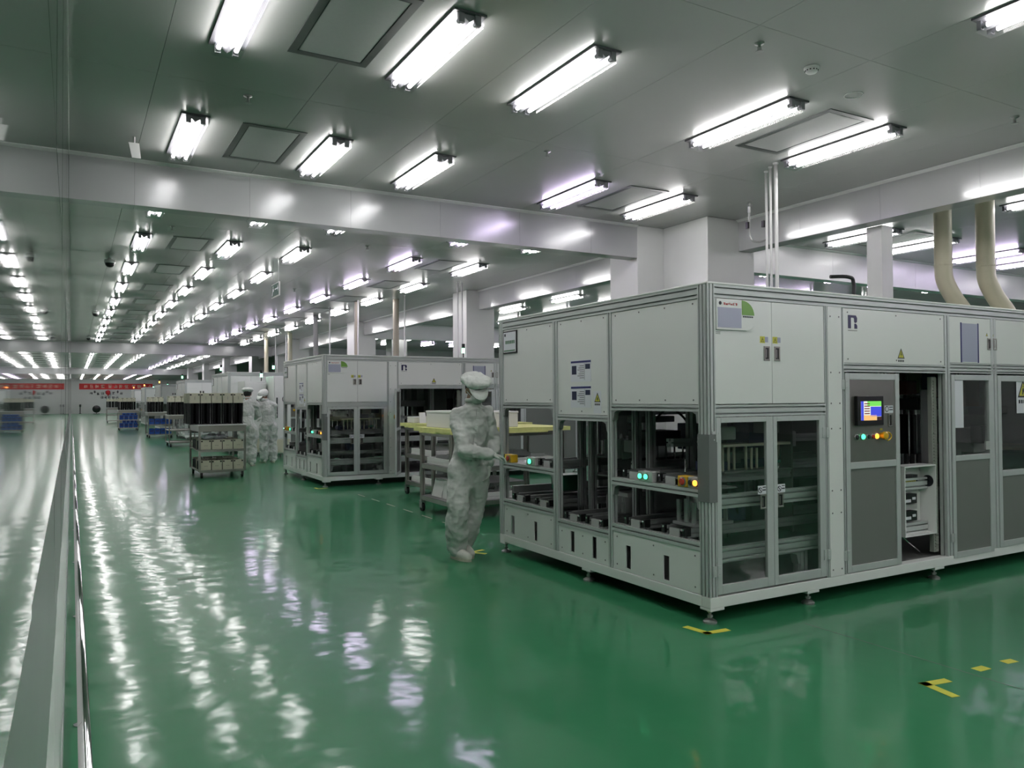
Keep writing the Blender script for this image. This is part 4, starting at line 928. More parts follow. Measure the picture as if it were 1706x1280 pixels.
    for i, (c, d_, m) in enumerate((((3.70, 0.8, 1.30), (0.7, 0.06, 0.10), 'alu'), ((3.72, 0.5, 1.04), (0.24, 0.2, 0.22), 'light_grey'), ((3.60, 0.9, 0.80), (0.5, 0.4, 0.4), 'grey'), ((4.45, 0.5, 0.95), (0.6, 0.5, 0.03), 'beige'),
                           ((4.55, 0.35, 1.08), (0.16, 0.02, 0.24), 'panel'), ((4.40, 0.4, 0.84), (0.5, 0.3, 0.16), 'navy'), ((4.5, 0.8, 1.30), (0.7, 0.06, 0.08), 'alu'), ((4.42, 0.9, 1.48), (0.24, 0.05, 0.3), 'beige'), ((3.86, 0.35, 1.2), (0.08, 0.08, 0.5), 'light_grey'),
                           ((3.60, 0.35, 1.10), (0.10, 0.10, 0.16), 'dark'), ((3.5, 0.55, 0.7), (0.12, 0.12, 0.5), 'alu_dark'))):
        soft(MB().cbox(c, d_).build('tool_unit', m, root), 0.005)
    for x in (3.30, 3.62, 4.15): post(x, x+0.05, 0.85, 0.90, T0, T1, 1, 1, 'alu_dark')
    # last section
    MB().box(3.863, LX-0.062, 0.004, 0.016, 1.714, T1-0.003).build('cover_panel', 'panel', root); rail('x', 3.86, LX-0.06, (0, 0.06), (1.632, 1.712), 1, 2)
    MB().box(3.863, LX-0.062, 0.004, 0.016, T0, 1.63).build('cover_panel', 'door_grey', root)
    MB().box(LX-0.014, LX-0.006, 0.06, LY-0.06, T0, T1).build('cover_panel', 'panel', root)

M1 = thing('assembly_machine', 'near aluminium-framed assembly machine with white panels and a blue letter emblem', 'machine', (MX, MY, 0), 0, 'assembly machines along the aisle')
build_machine(M1)
def beacon(root, x, y, z, lit='beacon_green'):
    k = MB().cyl((x, y, z), (x, y, z+0.10), 0.012, 8); k.build('beacon_stem', 'black', root)
    MB().cyl((x, y, z+0.10), (x, y, z+0.19), 0.03, 12).build('beacon_lens', lit, root)
    MB().cyl((x, y, z+0.19), (x, y, z+0.27), 0.031, 12).build('beacon_cap', 'black', root)
ML = ['second assembly machine, its control door standing open toward the aisle', 'third assembly machine, standing behind the two distant workers', 'fourth assembly machine down the aisle',
      'fifth assembly machine down the aisle', 'sixth assembly machine down the aisle', 'seventh assembly machine down the aisle, close to the end wall']
FINE = ('screw', 'gusset', 'levelling', 'cable', 'rail_clamp', 'adjuster', 'roller', 'guide_rod', 'clear_plate', 'fine_text', 'tool_unit', 'lift', 'strut', 'bracket', 'conveyor_belt', 'sub_frame', 'bed_rail', 'hinge', 'sticker', 'caption', 'trunking', 'fan_ring', 'handle_lip', 'card_', 'display', 'plaque_t', 'text', 'button', 'supply', 'breaker', 'picture', 'heading', 'warning', 'notice')
for i, yy in enumerate((12.70, 21.70, 30.7, 39.7, 48.7, 57.7)):
    far = i >= 1
    c = copy_tree(M1, None, (lambda ch: not ch.name.startswith(FINE)) if far else None)
    c.location = (3.615 if i else 3.61, yy, 0); c['label'] = ML[i]
    for ch in c.children:
        if i == 0 and ch.name.startswith('control_door'): ch.rotation_euler = (0, 0, math.radians(-118))
    if far:
        beacon(c, 1.2, 0.12, 2.19, 'beacon_green'); beacon(c, 0.12, 1.9, 2.19, 'beacon_orange' if i in (3, 4, 5) else 'beacon_green')
        for x in (0.04, 5.0):
            for y in (0.05, 2.75): MB().cyl((x, y, 0), (x, y, 0.084), 0.02, 8).build('levelling_screw', 'iron', c)
    else:
        beacon(c, 2.7, 0.3, 2.19)

# ================================================================ trolleys between the machines
def caster(root, x, y, r=0.055, z=0.14):
    k = MB().cyl((x-0.016, y, r), (x+0.016, y, r), r, 18); k.build('caster_wheel', 'rubber', root)
    k = MB().box(x-0.026, x-0.020, y-0.03, y+0.045, r-0.01, z-0.012).box(x+0.020, x+0.026, y-0.03, y+0.045, r-0.01, z-0.012).box(x-0.03, x+0.03, y-0.03, y+0.05, z-0.014, z-0.002)
    k.cyl((x-0.028, y, r), (x+0.028, y, r), 0.008, 8); k.build('caster_fork', 'iron', root)
def jagged(k, x0, x1, y0, y1, z0, z1, seed, n=9, amp=0.03):
    """cut foam sheet with a torn edge"""
    rg = random.Random(seed); P = []
    for i in range(n): P.append((x0+(x1-x0)*i/n, y0-rg.uniform(0, amp)))
    for i in range(n): P.append((x1+rg.uniform(0, amp), y0+(y1-y0)*i/n))
    for i in range(n): P.append((x1-(x1-x0)*i/n, y1+rg.uniform(0, amp)))
    for i in range(n): P.append((x0-rg.uniform(0, amp), y1-(y1-y0)*i/n))
    k.prism(P, z0, z1, 'z')
def foam_trolley(label, x0, x1, y0, y1, seed):
    t = thing('shelf_trolley', label, 'trolley', (x0, y0, 0), 0, 'foam-topped shelf trolleys'); w, l = x1-x0, y1-y0
    for a in (0, w-0.05):
        for b in (0, l-0.05):
            MB().tslot('z', 0.14, 1.02, (a, a+0.05), (b, b+0.05), 1, 1).build('post', 'steel', t); caster(t, a+0.025, b+0.025)
    for z in (0.15, 0.56, 0.98):
        for b in (0, l-0.05): MB().box(0.05, w-0.05, b+0.004, b+0.046, z, z+0.05).build('shelf_rail', 'steel', t)
        for a in (0, w-0.05): MB().box(a+0.004, a+0.046, 0.05, l-0.05, z, z+0.05).build('shelf_rail', 'steel', t)
        MB().box(0.004, w-0.004, 0.004, l-0.004, z+0.05, z+0.056).build('shelf_board', 'grey' if z < 0.9 else 'light_grey', t)
    k = MB(); jagged(k, -0.04, w+0.04, -0.04, l+0.04, 1.036, 1.085, seed); k.build('foam_top', 'foam', t, label='ragged yellow-green foam sheet')
    k = MB(); jagged(k, -0.03, w*0.8, -0.05, l*0.9, 0.995+0.025, 1.036, seed+1, 12, 0.05); k.build('foam_top', 'foam', t)
    return t
def tray(label, x, y, z, w, l, seed):
    t = thing('foam_tray', label, 'tray', (x, y, z), 0, 'white foam trays on the trolleys')
    MB().box(0, w, 0, l, 0, 0.03).build('tray_floor', 'foam_white', t)
    k = MB(); n = 7
    for (a0, a1, b0, b1) in ((0, 0.025, 0, l), (w-0.025, w, 0, l), (0.025, w-0.025, 0, 0.025), (0.025, w-0.025, l-0.025, l)):
        soft(MB().box(a0, a1, b0, b1, 0.03, 0.085).build('tray_wall', 'foam_white', t), 0.006)
    rg = random.Random(seed)
    for i in range(n):
        for j in (0.08, 0.55):
            yy = 0.05+(l-0.15)*i/(n-1); h = rg.uniform(0.06, 0.13)
            MB().box(0.04+w*j*0.9, 0.04+w*j*0.9+w*0.3, yy, yy+0.004, 0.03, 0.03+h).build('clear_part', 'acrylic', t) if rg.random() < 0.7 else MB().box(0.04+w*j, 0.04+w*j+w*0.25, yy, yy+0.05, 0.03, 0.03+h*0.6).build('dark_part', 'grey', t)
    return t
def carton(label, x, y, z, w, l, h, rz=0, m='foam_white'):
    t = thing('white_box', label, 'box', (x, y, z), rz)
    soft(MB().box(0, w, 0, l, 0, h*0.86).build('box_body', m, t), 0.006)
    soft(MB().box(-0.006, w+0.006, -0.006, l+0.006, h*0.86, h).build('box_lid', m, t), 0.006)
    return t
T1_ = foam_trolley('grey shelf trolley with a yellow-green foam top behind the worker', 3.93, 5.55, 8.45, 9.40, 5)
T2_ = foam_trolley('grey shelf trolley with a yellow-green foam top, in front of the second machine', 4.44, 6.0, 10.15, 11.2, 9)
carton('largest white foam box on the foam top behind the worker', 3.99, 8.52, 1.087, 0.50, 0.80, 0.21)
carton('white box on the foam top seen just past the worker', 4.62, 8.60, 1.087, 0.32, 0.5, 0.20)
carton('low white box on the foam top of the trolley by the second machine', 4.46, 10.9, 1.087, 0.6, 0.25, 0.09)
for i, x in enumerate((4.52, 4.64)):
    b = MB().box(0, 0.10, 0, 0.012, 0, 0.16).build('small_plate', 'paper'); b.location = (x, 10.80, 1.0875); b.rotation_euler = (math.radians(-12), 0, 0)
    tag(b, 'small pale plate leaning on the low white box, '+('outer one' if i == 0 else 'inner one'), 'plate')
tray('white foam tray of clear parts on the middle shelf behind the worker', 4.0, 8.52, 0.617, 0.68, 0.81, 1)
tray('white foam tray on the bottom shelf behind the worker', 4.35, 8.52, 0.207, 0.6, 0.7, 2)
tray('white foam tray of clear parts on the middle shelf by the second machine', 4.51, 10.22, 0.617, 0.68, 0.90, 3)
tray('white foam tray of dark parts on the bottom shelf by the second machine', 4.51, 10.22, 0.207, 0.68, 0.90, 4)
tray('white foam tray deep on the middle shelf behind the worker', 4.72, 8.52, 0.617, 0.7, 0.81, 6)
for i, (yy, l, tilt) in enumerate(((8.93, 0.3, 14), (8.54, 0.36, 8))):
    b = MB().box(0, 0.012, 0, l, 0, 0.23).build('white_board', 'foam_white'); b.location = (3.885, yy, 0.2115); b.rotation_euler = (0, math.radians(tilt), 0); b.location.x = 4.02
    tag(b, 'white board leaning on the bottom shelf, '+('tilted away from the worker' if i == 0 else 'close behind the worker'), 'board')

# ================================================================ wafer cassettes and their carts
CW = 0.186
def cassette_proto(upright):
    """slotted carrier: two cream end plates with black slotted walls between"""
    t = thing('wafer_cassette', '', 'cassette')
    def bx(k, x0, x1, a0, a1, b0, b1):    # a = long axis, b = second
        return k.box(x0, x1, b0, b1, a0, a1) if upright else k.box(x0, x1, a0, a1, b0, b1)
    L = 0.58 if upright else 0.55; hw = CW/2-0.003
    pl = 0.185 if upright else 0.02
    k = MB(); bx(k, -hw, hw, L-pl if upright else 0, L if upright else pl, 0, 0.19 if not upright else 0.40); soft(k.build('end_plate', 'cream', t), 0.003)
    k = MB(); bx(k, -hw, hw, 0 if upright else L-0.02, 0.012 if upright else L, 0, 0.19 if not upright else 0.40); k.build('end_plate', 'black' if upright else 'cream', t)
    a0, a1 = (0.012, L-pl) if upright else (0.02, L-0.02)
    for s in (-1, 1):
        k = MB(); b1 = 0.40 if upright else 0.16
        bx(k, s*(hw-0.004)-0.004, s*(hw-0.004)+0.004, a0, a1, 0.004, b1-0.004)
        n = 9
        for i in range(n):
            if upright: k.box(-hw+0.008 if s < 0 else 0.02, -0.02 if s < 0 else hw-0.008, 0.01+i*(b1-0.02)/n, 0.014+i*(b1-0.02)/n, a0, a1)
            else: k.box(-hw+0.008 if s < 0 else 0.02, -0.02 if s < 0 else hw-0.008, a0+0.02+i*(a1-a0-0.04)/n, a0+0.024+i*(a1-a0-0.04)/n, 0.004, b1)
        k.build('slot_wall', 'carrier_black', t)
    for s in (-1, 1):
        if upright: MB().cyl((s*hw*0.9, 0.012, a0), (s*hw*0.9, 0.012, a1), 0.006, 6).build('tie_rod', 'chrome' if s > 0 else 'iron', t)
        else: MB().cyl((s*hw*0.8, a0, 0.168), (s*hw*0.8, a1, 0.168), 0.006, 6).build('tie_rod', 'black', t)
    zz = (L-0.03, L-0.16) if upright else (0.165, 0.03)
    yf = -0.001 if upright else -0.001
    k = MB()
    for s in (-1, 1): k.box(s*hw*0.78-0.014, s*hw*0.78+0.014, yf-0.004, 0.001, zz[0]-0.012, zz[0]+0.012)
    k.build('corner_lug', 'black', t); k = MB()
    for i in range(3): k.cyl(((i-1)*0.022 if not upright else 0, yf-0.002, 0.085 if not upright else L-0.07-i*0.02), ((i-1)*0.022 if not upright else 0, 0.001, 0.085 if not upright else L-0.07-i*0.02), 0.005, 6)
    k.build('peg_hole', 'ink', t)
    return t
CP = {u: cassette_proto(u) for u in (True, False)}; cused = set()
def cassette(u, x, y, z, label, group):
    if u in cused: o = copy_tree(CP[u])
    else: o = CP[u]; cused.add(u)
    o.location = (x, y, z); o['label'] = label; o['group'] = group
    return o
def cart(label, x0, x1, y0, y1, group=None, m='steel'):
    t = thing('steel_cart', label, 'cart', (x0, y0, 0), 0, 'steel carts in the aisle'); w, l = x1-x0, y1-y0
    for a in (0, w-0.035):
        for b in (0, l-0.035):
            MB().box(a, a+0.035, b, b+0.035, 0.12, 0.97).build('post', m, t)
    for a in (0.06, w-0.06):
        for b in (0.06, l-0.06): caster(t, a, b, 0.058, 0.124)
    soft(MB().box(-0.015, w+0.015, -0.015, l+0.015, 0.97, 0.995).build('table_top', 'bright_steel', t), 0.004)
    k = MB().box(0.035, w-0.035, 0.005, 0.03, 0.86, 0.97); k.build('apron', m, t); MB().box(0.005, 0.03, 0.035, l-0.035, 0.86, 0.97).build('apron', m, t)
    for z in (0.125, 0.505):
        MB().box(0.005, w-0.005, 0.005, l-0.005, z, z+0.012).build('shelf', m, t)
        for b in (0.004, l-0.026): MB().box(0.035, w-0.035, b, b+0.022, z-0.02, z+0.025).build('shelf_lip', m, t)
    return t
C1 = cart('stainless cart stacked with black wafer cassettes, beside the two distant workers', 2.04, 2.88, 15.35, 16.62)
for i in range(5):
    for j in range(2):
        cassette(True, 1.98+i*0.192, 15.40+j*0.46, 0.9965, f'upright black wafer cassette on the near cart, {ORD[i]} of the '+('front rank' if j == 0 else 'back rank'), 'upright wafer cassettes')
for z, nm in ((0.519, 'middle shelf'), (0.139, 'bottom shelf')):
    for i in range(4):
        for j in range(2):
            cassette(False, 2.172+i*0.192, 15.385+j*0.60, z, f'cream-ended wafer cassette lying on the near cart, {nm}, {ORD[i]} '+('in front' if j == 0 else 'behind'), 'lying wafer cassettes')
tr_ = thing('cable_roll', 'crumpled pale plastic bag on the middle cassettes of the cart', 'bag', (2.30, 15.55, 0.709))
rg = random.Random(4); k = MB()
k.ball((0.05, 0.05, 0.045), (0.24, 0.17, 0.045), 16, 8); k.v = [(a+rg.uniform(-.02, .02), b+rg.uniform(-.02, .02), max(0.0, c+rg.uniform(-.02, .025))) for a, b, c in k.v]; k.build('bag_film', 'paper', tr_)
tr_.name = 'plastic_bag'

def far_cart(label, x, y, bins, black, where):
    c = cart(label, x, x+0.9, y, y+1.1)
    for z in ((0.139, 0.519) if bins else ()):
        for i in range(4):
            b = thing('storage_bin', f'blue storage bin, {ORD[i]} on the '+('upper' if z > 0.3 else 'lower')+f' shelf of the {where}', 'bin', (x+0.06+i*0.2, y+0.06, z), 0, 'blue storage bins')
            k = MB().box(0, 0.17, 0, 0.01, 0, 0.22).box(0, 0.17, 0.33, 0.34, 0, 0.22).box(0, 0.01, 0.01, 0.33, 0, 0.22).box(0.16, 0.17, 0.01, 0.33, 0, 0.22).box(0.01, 0.16, 0.01, 0.33, 0, 0.01); k.build('bin_shell', 'blue_bin', b)
            MB().box(0.03, 0.14, -0.003, 0.0, 0.1, 0.16).build('bin_label', 'ink_blue', b)
    for i in range(black):
        cassette(True, x+0.08+i*0.192, y+0.05, 0.9965, f'upright wafer cassette, {ORD[i]} on the {where}', 'upright wafer cassettes far down the aisle')
far_cart('steel cart with blue bins under black cassettes, far down the aisle', 1.96, 41.8, True, 4, 'far blue-bin cart in mid aisle')
far_cart('steel cart with black cassettes, farthest down the aisle', 2.0, 57.0, False, 4, 'farthest cart')
far_cart('steel cart close behind the cassette cart, against the machine row', 2.62, 26.2, False, 4, 'cart behind the near cart')
far_cart('steel cart in front of the fourth machine row', 2.55, 32.9, True, 3, 'cart by the fourth machine')
far_cart('steel cart with blue bins past the fifth machine', 2.45, 49.0, True, 3, 'cart past the fifth machine')

# tall white cabinets before the third machine
def cabinet(label, x, y, w, d, h, lit=True):
    t = thing('control_cabinet', label, 'cabinet', (x, y, 0), 0, 'tall white cabinets')
    soft(MB().box(0, w, 0, d, 0.12, h).build('cabinet_body', 'panel', t), 0.008)
    dd = soft(MB().box(0.02, w-0.02, -0.014, -0.001, 0.5, h-0.05).build('door', 'panel', t), 0.004)
    MB().box(w*0.15, w*0.15+0.03, -0.03, -0.014, 1.0, 1.5).build('door_handle', 'dark', dd)
    MB().lathe([(0.10, 0), (0.10, -0.012), (0.085, -0.012), (0.085, -0.002)], (w*0.72, -0.014, 1.46), 20, 'y').build('round_window_rim', 'ink', dd); MB().lathe([(0.08, 0), (0.08, -0.004)], (w*0.72, -0.014, 1.46), 20, 'y').build('round_window', 'light_grey', dd)
    MB().box(0.02, w-0.02, -0.014, -0.001, 0.14, 0.47).build('plinth_door', 'cream', t)
    for a in (0.05, w-0.05):
        for b in (0.05, d-0.05): MB().cyl((a, b, 0), (a, b, 0.12), 0.025, 10).build('foot', 'iron', t)
    if lit: beacon(t, w*0.8, 0.1, h)
cabinet('tall white cabinet with a round window, behind the distant workers', 4.33, 19.6, 0.42, 0.9, 2.03)
cabinet('white cabinet with a dark upright handle, partly hidden by the distant workers', 3.75, 20.2, 0.54, 0.9, 1.92)

# ================================================================ people
def remesh(o, vox, smooth=6, wr=0.0, scale=0.12):
    r = o.modifiers.new('skin', 'REMESH'); r.mode = 'VOXEL'; r.voxel_size = vox; r.use_smooth_shade = True
    s = o.modifiers.new('relax', 'SMOOTH'); s.factor = 0.5; s.iterations = smooth
    if wr:
        for nm, sc, st, typ in (('folds', scale, wr, 'CLOUDS'), ('creases', scale*0.45, wr*0.45, 'CLOUDS')):
            t = bpy.data.textures.new(nm, typ); t.noise_scale = sc; t.noise_depth = 2
            d = o.modifiers.new(nm, 'DISPLACE'); d.texture = t; d.strength = st; d.mid_level = 0.5; d.texture_coords = 'LOCAL'
    return o
def chain(k, pts):
    for (p, r), (q, r2) in zip(pts[:-1], pts[1:]): k.rcone(p, q, r, r2, 14)
def xform(k, Mx):
    k.v = [tuple(Mx @ Vector(v)) for v in k.v]; return k
def hand(root, wrist, fwd, up, side, curl, m='glove', name='hand', s=1.0):
    """palm, four fingers, thumb; fwd along the fingers, up = back of the hand, side = thumb side"""
    f, u, t = Vector(fwd).normalized(), Vector(up).normalized(), Vector(side).normalized(); w = Vector(wrist); k = MB()
    k.rcone(w-f*0.03*s, w+f*0.02*s, 0.028*s, 0.03*s, 10)
    for j in range(4):
        o = (1.5-j)*0.021*s; k.rcone(w+f*0.015*s+t*o*0.8, w+f*0.085*s+t*o, 0.016*s, 0.0115*s, 10)
        p = w+f*0.085*s+t*o; L = (0.072, 0.082, 0.076, 0.058)[j]*s; a = 0
        for i, (q, r) in enumerate(((0.42, 0.0098), (0.32, 0.0088), (0.26, 0.0078))):
            a += math.radians(curl*(0.6, 1.0, 0.8)[i]); d = f*math.cos(a)-u*math.sin(a); e = p+d*(L*q); k.rcone(p, e, r*s, (r-0.0008)*s, 8); p = e
    b = w+f*0.02*s+t*0.030*s; c = b+(f*0.6+t*0.7-u*0.25).normalized()*0.045*s; e = c+(f*0.9+t*0.15-u*0.4).normalized()*0.034*s
    k.rcone(b, c, 0.014*s, 0.011*s, 8); k.rcone(c, e, 0.0105*s, 0.0085*s, 8)
    return remesh(k.build(name, m, root), 0.0045*s, 2)
def shoe(root, ankle, toe):
    a = Vector(ankle); d = Vector(toe)-a; d.z = 0; L = 0.27; d.normalize(); n = Vector((-d.y, d.x, 0)); z0 = Vector((a.x, a.y, 0))-d*0.07
    def P(x, y, z): return z0+d*x+n*y+Vector((0, 0, z))
    k = MB(); chain(k, [(P(0.03, 0, 0.055), 0.046), (P(0.11, 0, 0.058), 0.050), (P(0.19, 0.004, 0.046), 0.046), (P(0.24, 0.006, 0.040), 0.036)]); k.rcone(P(0.045, 0, 0.06), P(0.05, 0, 0.12), 0.046, 0.05, 12)
    u = remesh(k.build('shoe', 'shoe', root), 0.008, 4)
    k = MB(); out = []
    for i in range(20):
        t = 2*math.pi*i/20; x = 0.130+0.150*math.cos(t); y = 0.048*math.sin(t)*(1.08 if math.cos(t) > 0.2 else 0.92); p = P(x, y, 0); out.append((p.x, p.y))
    k.prism(out, 0.001, 0.024, 'z'); k.build('sole', 'sole', u)
    k = MB()
    for i, (x, y, z) in enumerate(((0.20, 0.026, 0.066), (0.20, -0.022, 0.066), (0.17, 0.03, 0.075))): p = P(x, y, z); k.ball(p, (0.012, 0.012, 0.006), 8, 5)
    k.build('shoe_vent', 'ink', u)
def head_set(root, c, yaw, pitch, roll, bouffant=False):
    Mx = Matrix.Translation(Vector(c)) @ Matrix.Rotation(yaw, 4, 'Z') @ Matrix.Rotation(pitch, 4, 'X') @ Matrix.Rotation(roll, 4, 'Y')
    k = MB(); k.ball((0, 0.005, 0.02), (0.076, 0.096, 0.10), 18, 12); k.ball((0, -0.02, -0.045), (0.060, 0.070, 0.075), 16, 10); k.ball((0, -0.098, -0.018), (0.014, 0.02, 0.024), 10, 8)
    k.ball((0.077, 0.01, -0.01), (0.012, 0.02, 0.032), 8, 6); k.ball((-0.077, 0.01, -0.01), (0.012, 0.02, 0.032), 8, 6); k.rcone((0, 0.025, -0.05), (0, 0.035, -0.16), 0.052, 0.055, 12)
    h = remesh(xform(k, Mx).build('head', 'skin', root), 0.008, 3)
    for s in (-1, 1):
        xform(MB().ball((s*0.031, -0.083, 0.012), (0.014, 0.010, 0.008), 10, 6), Mx).build('eye', 'paper', h); xform(MB().ball((s*0.031, -0.0905, 0.012), (0.006, 0.004, 0.006), 8, 6), Mx).build('iris', 'ink', h)
        xform(MB().ball((s*0.031, -0.089, 0.030), (0.020, 0.006, 0.004), 8, 5), Mx).build('eyebrow', 'hair', h)
    k = MB(); k.ball((0, 0.02, 0.025), (0.081, 0.092, 0.095), 18, 10); k.v = [v for v in k.v]; xform(MB().ball((0, 0.028, 0.012), (0.083, 0.086, 0.088), 18, 10), Mx).build('hair', 'hair', h)
    k = MB(); k.ball((0, -0.058, -0.055), (0.060, 0.060, 0.058), 18, 12); mk = xform(k, Mx).build('face_mask', 'suit', root); mk.data.shade_smooth()
    for s in (-1, 1): xform(MB().tube([(s*0.055, -0.07, -0.03), (s*0.078, -0.02, -0.01), (s*0.083, 0.012, 0.0)], 0.003, 6), Mx).build('mask_strap', 'suit', mk)
    k = MB()
    if bouffant:
        k.ball((0, 0.03, 0.055), (0.115, 0.125, 0.085), 20, 12)
    else:
        k.ball((0, 0.02, 0.085), (0.125, 0.135, 0.055), 20, 10); k.ball((0.02, -0.03, 0.10), (0.115, 0.10, 0.04), 16, 10); k.ball((0, 0.01, 0.055), (0.090, 0.104, 0.045), 18, 10); k.ball((-0.045, 0.045, 0.085), (0.09, 0.09, 0.05), 12, 8)
    cp = remesh(xform(k, Mx).build('cap', 'cap_cloth', root), 0.009, 3, 0.022, 0.06)
    P = []; Q = []
    for i in range(13):
        t = math.pi*(i/12); P.append((0.082*math.cos(t), -0.055-0.045*math.sin(t), 0.048)); Q.append((0.088*math.cos(t), -0.062-0.115*math.sin(t), 0.048-0.062*math.sin(t)))
    k = MB(); b = len(k.v)
    for dz in (0.0, 0.005):
        k.v += [(x, y, z+dz) for x, y, z in P]+[(x, y, z+dz) for x, y, z in Q]
    for i in range(12):
        k.f += [[i, i+1, 14+i, 13+i], [26+i, 39+i, 40+i, 27+i], [13+i, 14+i, 40+i, 39+i], [i, 26+i, 27+i, i+1]]
    v_ = xform(k, Mx).build('visor', 'cap_cloth', cp); v_.data.shade_smooth()
    return h
def person(label, loc, rz, J, head, wr=0.05, group=None, hands=True, zipped=False):
    t = thing('person', label, 'person', loc, rz, group); k = MB(); V = lambda n: Vector(J[n][:3])
    chain(k, [(V('pelvis'), 0.150), (V('waist'), 0.148), (V('chest'), 0.148), (V('upper'), 0.118)])
    chain(k, [(V('upper'), 0.10), (V('neck'), 0.068)])
    chain(k, [(V('shr'), 0.074), (V('upper'), 0.105), (V('shl'), 0.074)])
    for s in 'rl':
        e = V('el'+s); w = V('wr'+s); sh = V('sh'+s)
        chain(k, [(sh, 0.076), (sh.lerp(e, 0.5), 0.072), (e, 0.068), (e.lerp(w, 0.5), 0.064), (w, 0.047)])
        h = V('hip'+s); kn = V('kn'+s); an = V('an'+s)
        chain(k, [(h, 0.128), (h.lerp(kn, 0.5), 0.110), (kn, 0.098), (kn.lerp(an, 0.55), 0.102), (an+Vector((0, 0, 0.05)), 0.088), (an+Vector((0, 0, 0.02)), 0.078)])
        chain(k, [(V('pelvis'), 0.14), (h, 0.125)])
    b = k.build('coverall', 'suit', t, label='loose white cleanroom coverall'); remesh(b, 0.011, 5, wr, 0.13)
    # zip flap, laid onto the cloth
    k = MB(); a_, b_ = V('neck')+Vector((0.03, -0.22, -0.03)), V('pelvis')+Vector((0.04, -0.30, 0.0)); n_ = 28
    for i in range(n_+1):
        p = a_.lerp(b_, i/n_); k.v += [(p.x-0.013, p.y, p.z), (p.x+0.013, p.y, p.z)]
    k.f = [[2*i, 2*i+1, 2*i+3, 2*i+2] for i in range(n_)]
    if zipped:
        z_ = k.build('zip_flap', 'suit', t); sw = z_.modifiers.new('lay', 'SHRINKWRAP'); sw.target = b; sw.offset = 0.004; sw.wrap_method = 'PROJECT'; sw.use_project_y = True; sw.use_negative_direction = True; sw.use_positive_direction = True
        so = z_.modifiers.new('cloth', 'SOLIDIFY'); so.thickness = 0.006
    # collar
    k = MB(); n = V('neck'); k.tube([n+Vector((0.075*math.cos(a*math.pi/8), 0.075*math.sin(a*math.pi/8), 0.035)) for a in range(17)], 0.020, 8); remesh(k.build('collar', 'suit', t), 0.008, 3)
    head_set(t, *head)
    for s in 'rl':
        w = V('wr'+s); e = V('el'+s)
        if hands:
            f = J.get('hd'+s) or tuple((w-e).normalized()); u = J.get('hu'+s, (0, 0, 1)); sd = Vector(f).cross(Vector(u))
            hand(t, w+Vector(f)*0.03, f, u, sd if s == 'r' else -sd, J.get('cu'+s, 28))
        an = V('an'+s); shoe(t, an, J['to'+s])
    return t
J0 = dict(pelvis=(0.055, 0.02, 0.88), waist=(0.075, 0.0, 1.04), chest=(0.095, -0.02, 1.20), upper=(0.105, -0.03, 1.31), neck=(0.115, -0.05, 1.40),
          shr=(-0.045, -0.01, 1.285), elr=(0.015, -0.20, 0.985), wrr=(0.235, -0.20, 0.955), hdr=(0.86, 0.28, -0.2), hur=(0.1, -0.1, 1), cur=34,
          shl=(0.225, 0.02, 1.31), ell=(0.285, 0.06, 1.06), wrl=(0.245, 0.0, 0.86), hdl=(-0.15, -0.2, -1), hul=(0.8, 0.3, -0.1), cul=30,
          hipr=(-0.015, -0.01, 0.80), knr=(-0.045, -0.11, 0.45), anr=(-0.055, -0.02, 0.07), tor=(0.12, -0.26, 0),
          hipl=(0.13, 0.05, 0.80), knl=(0.115, 0.09, 0.46), anl=(0.02, 0.14, 0.09), tol=(0.10, -0.1, 0))
person('worker in white coverall and puffy cap bending to the near machine controls', (3.10, 6.42, 0), math.radians(-25.5), J0, ((0.118, -0.085, 1.53), math.radians(24), math.radians(30), math.radians(-6)), 0.04, None, True, True)
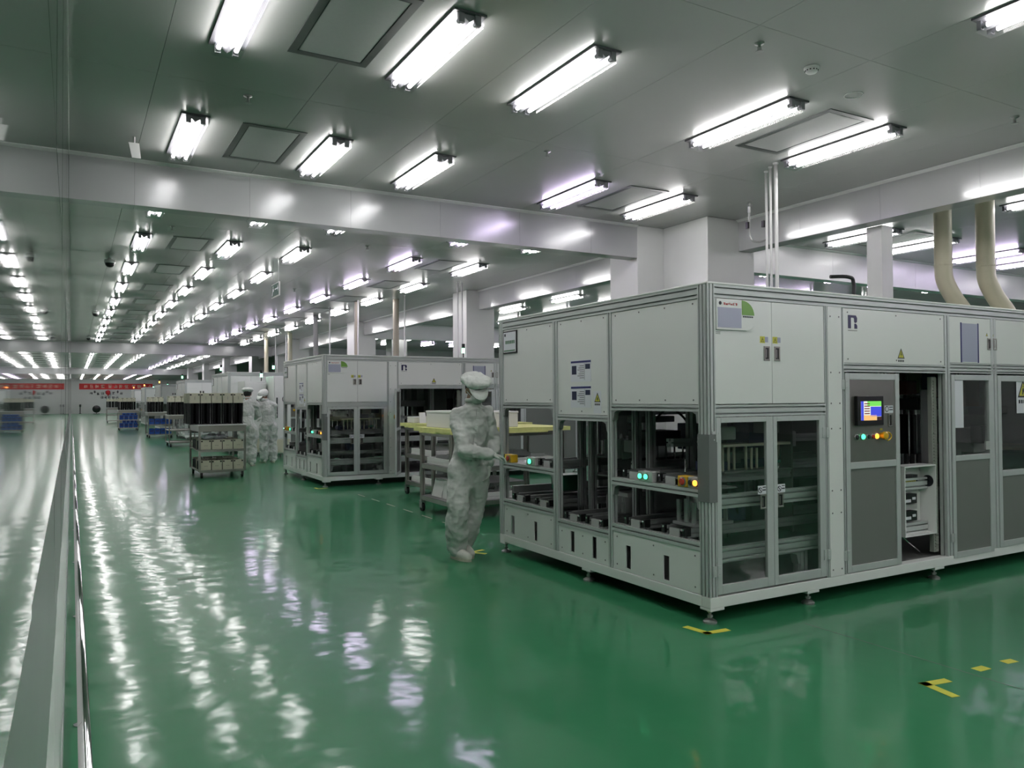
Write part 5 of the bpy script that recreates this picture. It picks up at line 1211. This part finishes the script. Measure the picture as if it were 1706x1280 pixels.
JB = dict(pelvis=(0, 0, 0.90), waist=(0, 0.01, 1.06), chest=(0, 0.0, 1.24), upper=(0, 0.0, 1.37), neck=(0, 0.01, 1.46),
          shr=(-0.165, 0, 1.36), elr=(-0.22, 0.14, 1.12), wrr=(-0.10, 0.30, 1.05), shl=(0.165, 0, 1.36), ell=(0.23, 0.12, 1.12), wrl=(0.13, 0.30, 1.08),
          hipr=(-0.085, 0, 0.82), knr=(-0.095, 0.02, 0.46), anr=(-0.10, 0.0, 0.07), tor=(-0.12, 0.3, 0),
          hipl=(0.085, 0, 0.82), knl=(0.10, 0.02, 0.46), anl=(0.10, -0.03, 0.07), tol=(0.14, 0.3, 0))
person('distant worker in white seen from the back, right beside the cassette cart'.replace('right ', ''), (3.37, 17.8, 0), math.radians(-12), JB, ((0, 0.02, 1.58), math.radians(176), math.radians(6), 0), 0.05, None, True)
JC = dict(JB); JC.update(upper=(-0.05, 0.02, 1.34), neck=(-0.08, 0.03, 1.42), shr=(-0.20, 0.05, 1.31), shl=(0.11, -0.04, 1.33), chest=(-0.02, 0, 1.22), elr=(-0.25, 0.10, 1.06), wrr=(-0.28, 0.25, 1.02), ell=(0.16, 0.12, 1.06), wrl=(0.0, 0.28, 1.02))
person('distant worker in white with a bowed head, facing the other distant worker', (3.95, 18.4, 0), math.radians(5), JC, ((-0.12, 0.02, 1.535), math.radians(-62), math.radians(28), 0, True), 0.05, None, True)

# loose acrylic trays standing on the near machine conveyors
def pin_tray(label, x, y, z, w, l, seed):
    t = thing('pin_tray', label, 'tray', (x, y, z), 0, 'clear pin trays')
    soft(MB().box(0, w, 0, l, 0, 0.022).build('tray_plate', 'acrylic', t), 0.004)
    rg = random.Random(seed)
    for i in range(4):
        for j in range(3):
            h = 0.12+0.07*rg.random(); a = 0.03+(w-0.07)*i/3; b = 0.03+(l-0.07)*j/2
            MB().box(a, a+0.014, b, b+0.03, 0.022, 0.022+h).build('upright_pin', 'acrylic', t)
pin_tray('clear acrylic tray of upright pins on the lowest conveyor at the machine corner', MX+0.10, MY+0.25, 0.5735, 0.36, 0.22, 3)
pin_tray('clear acrylic tray of upright pins deeper on the upper conveyor', MX+0.46, MY+1.90, 0.9165, 0.5, 0.24, 4)

for o in bpy.data.objects:
    if '_o' in o: del o['_o']
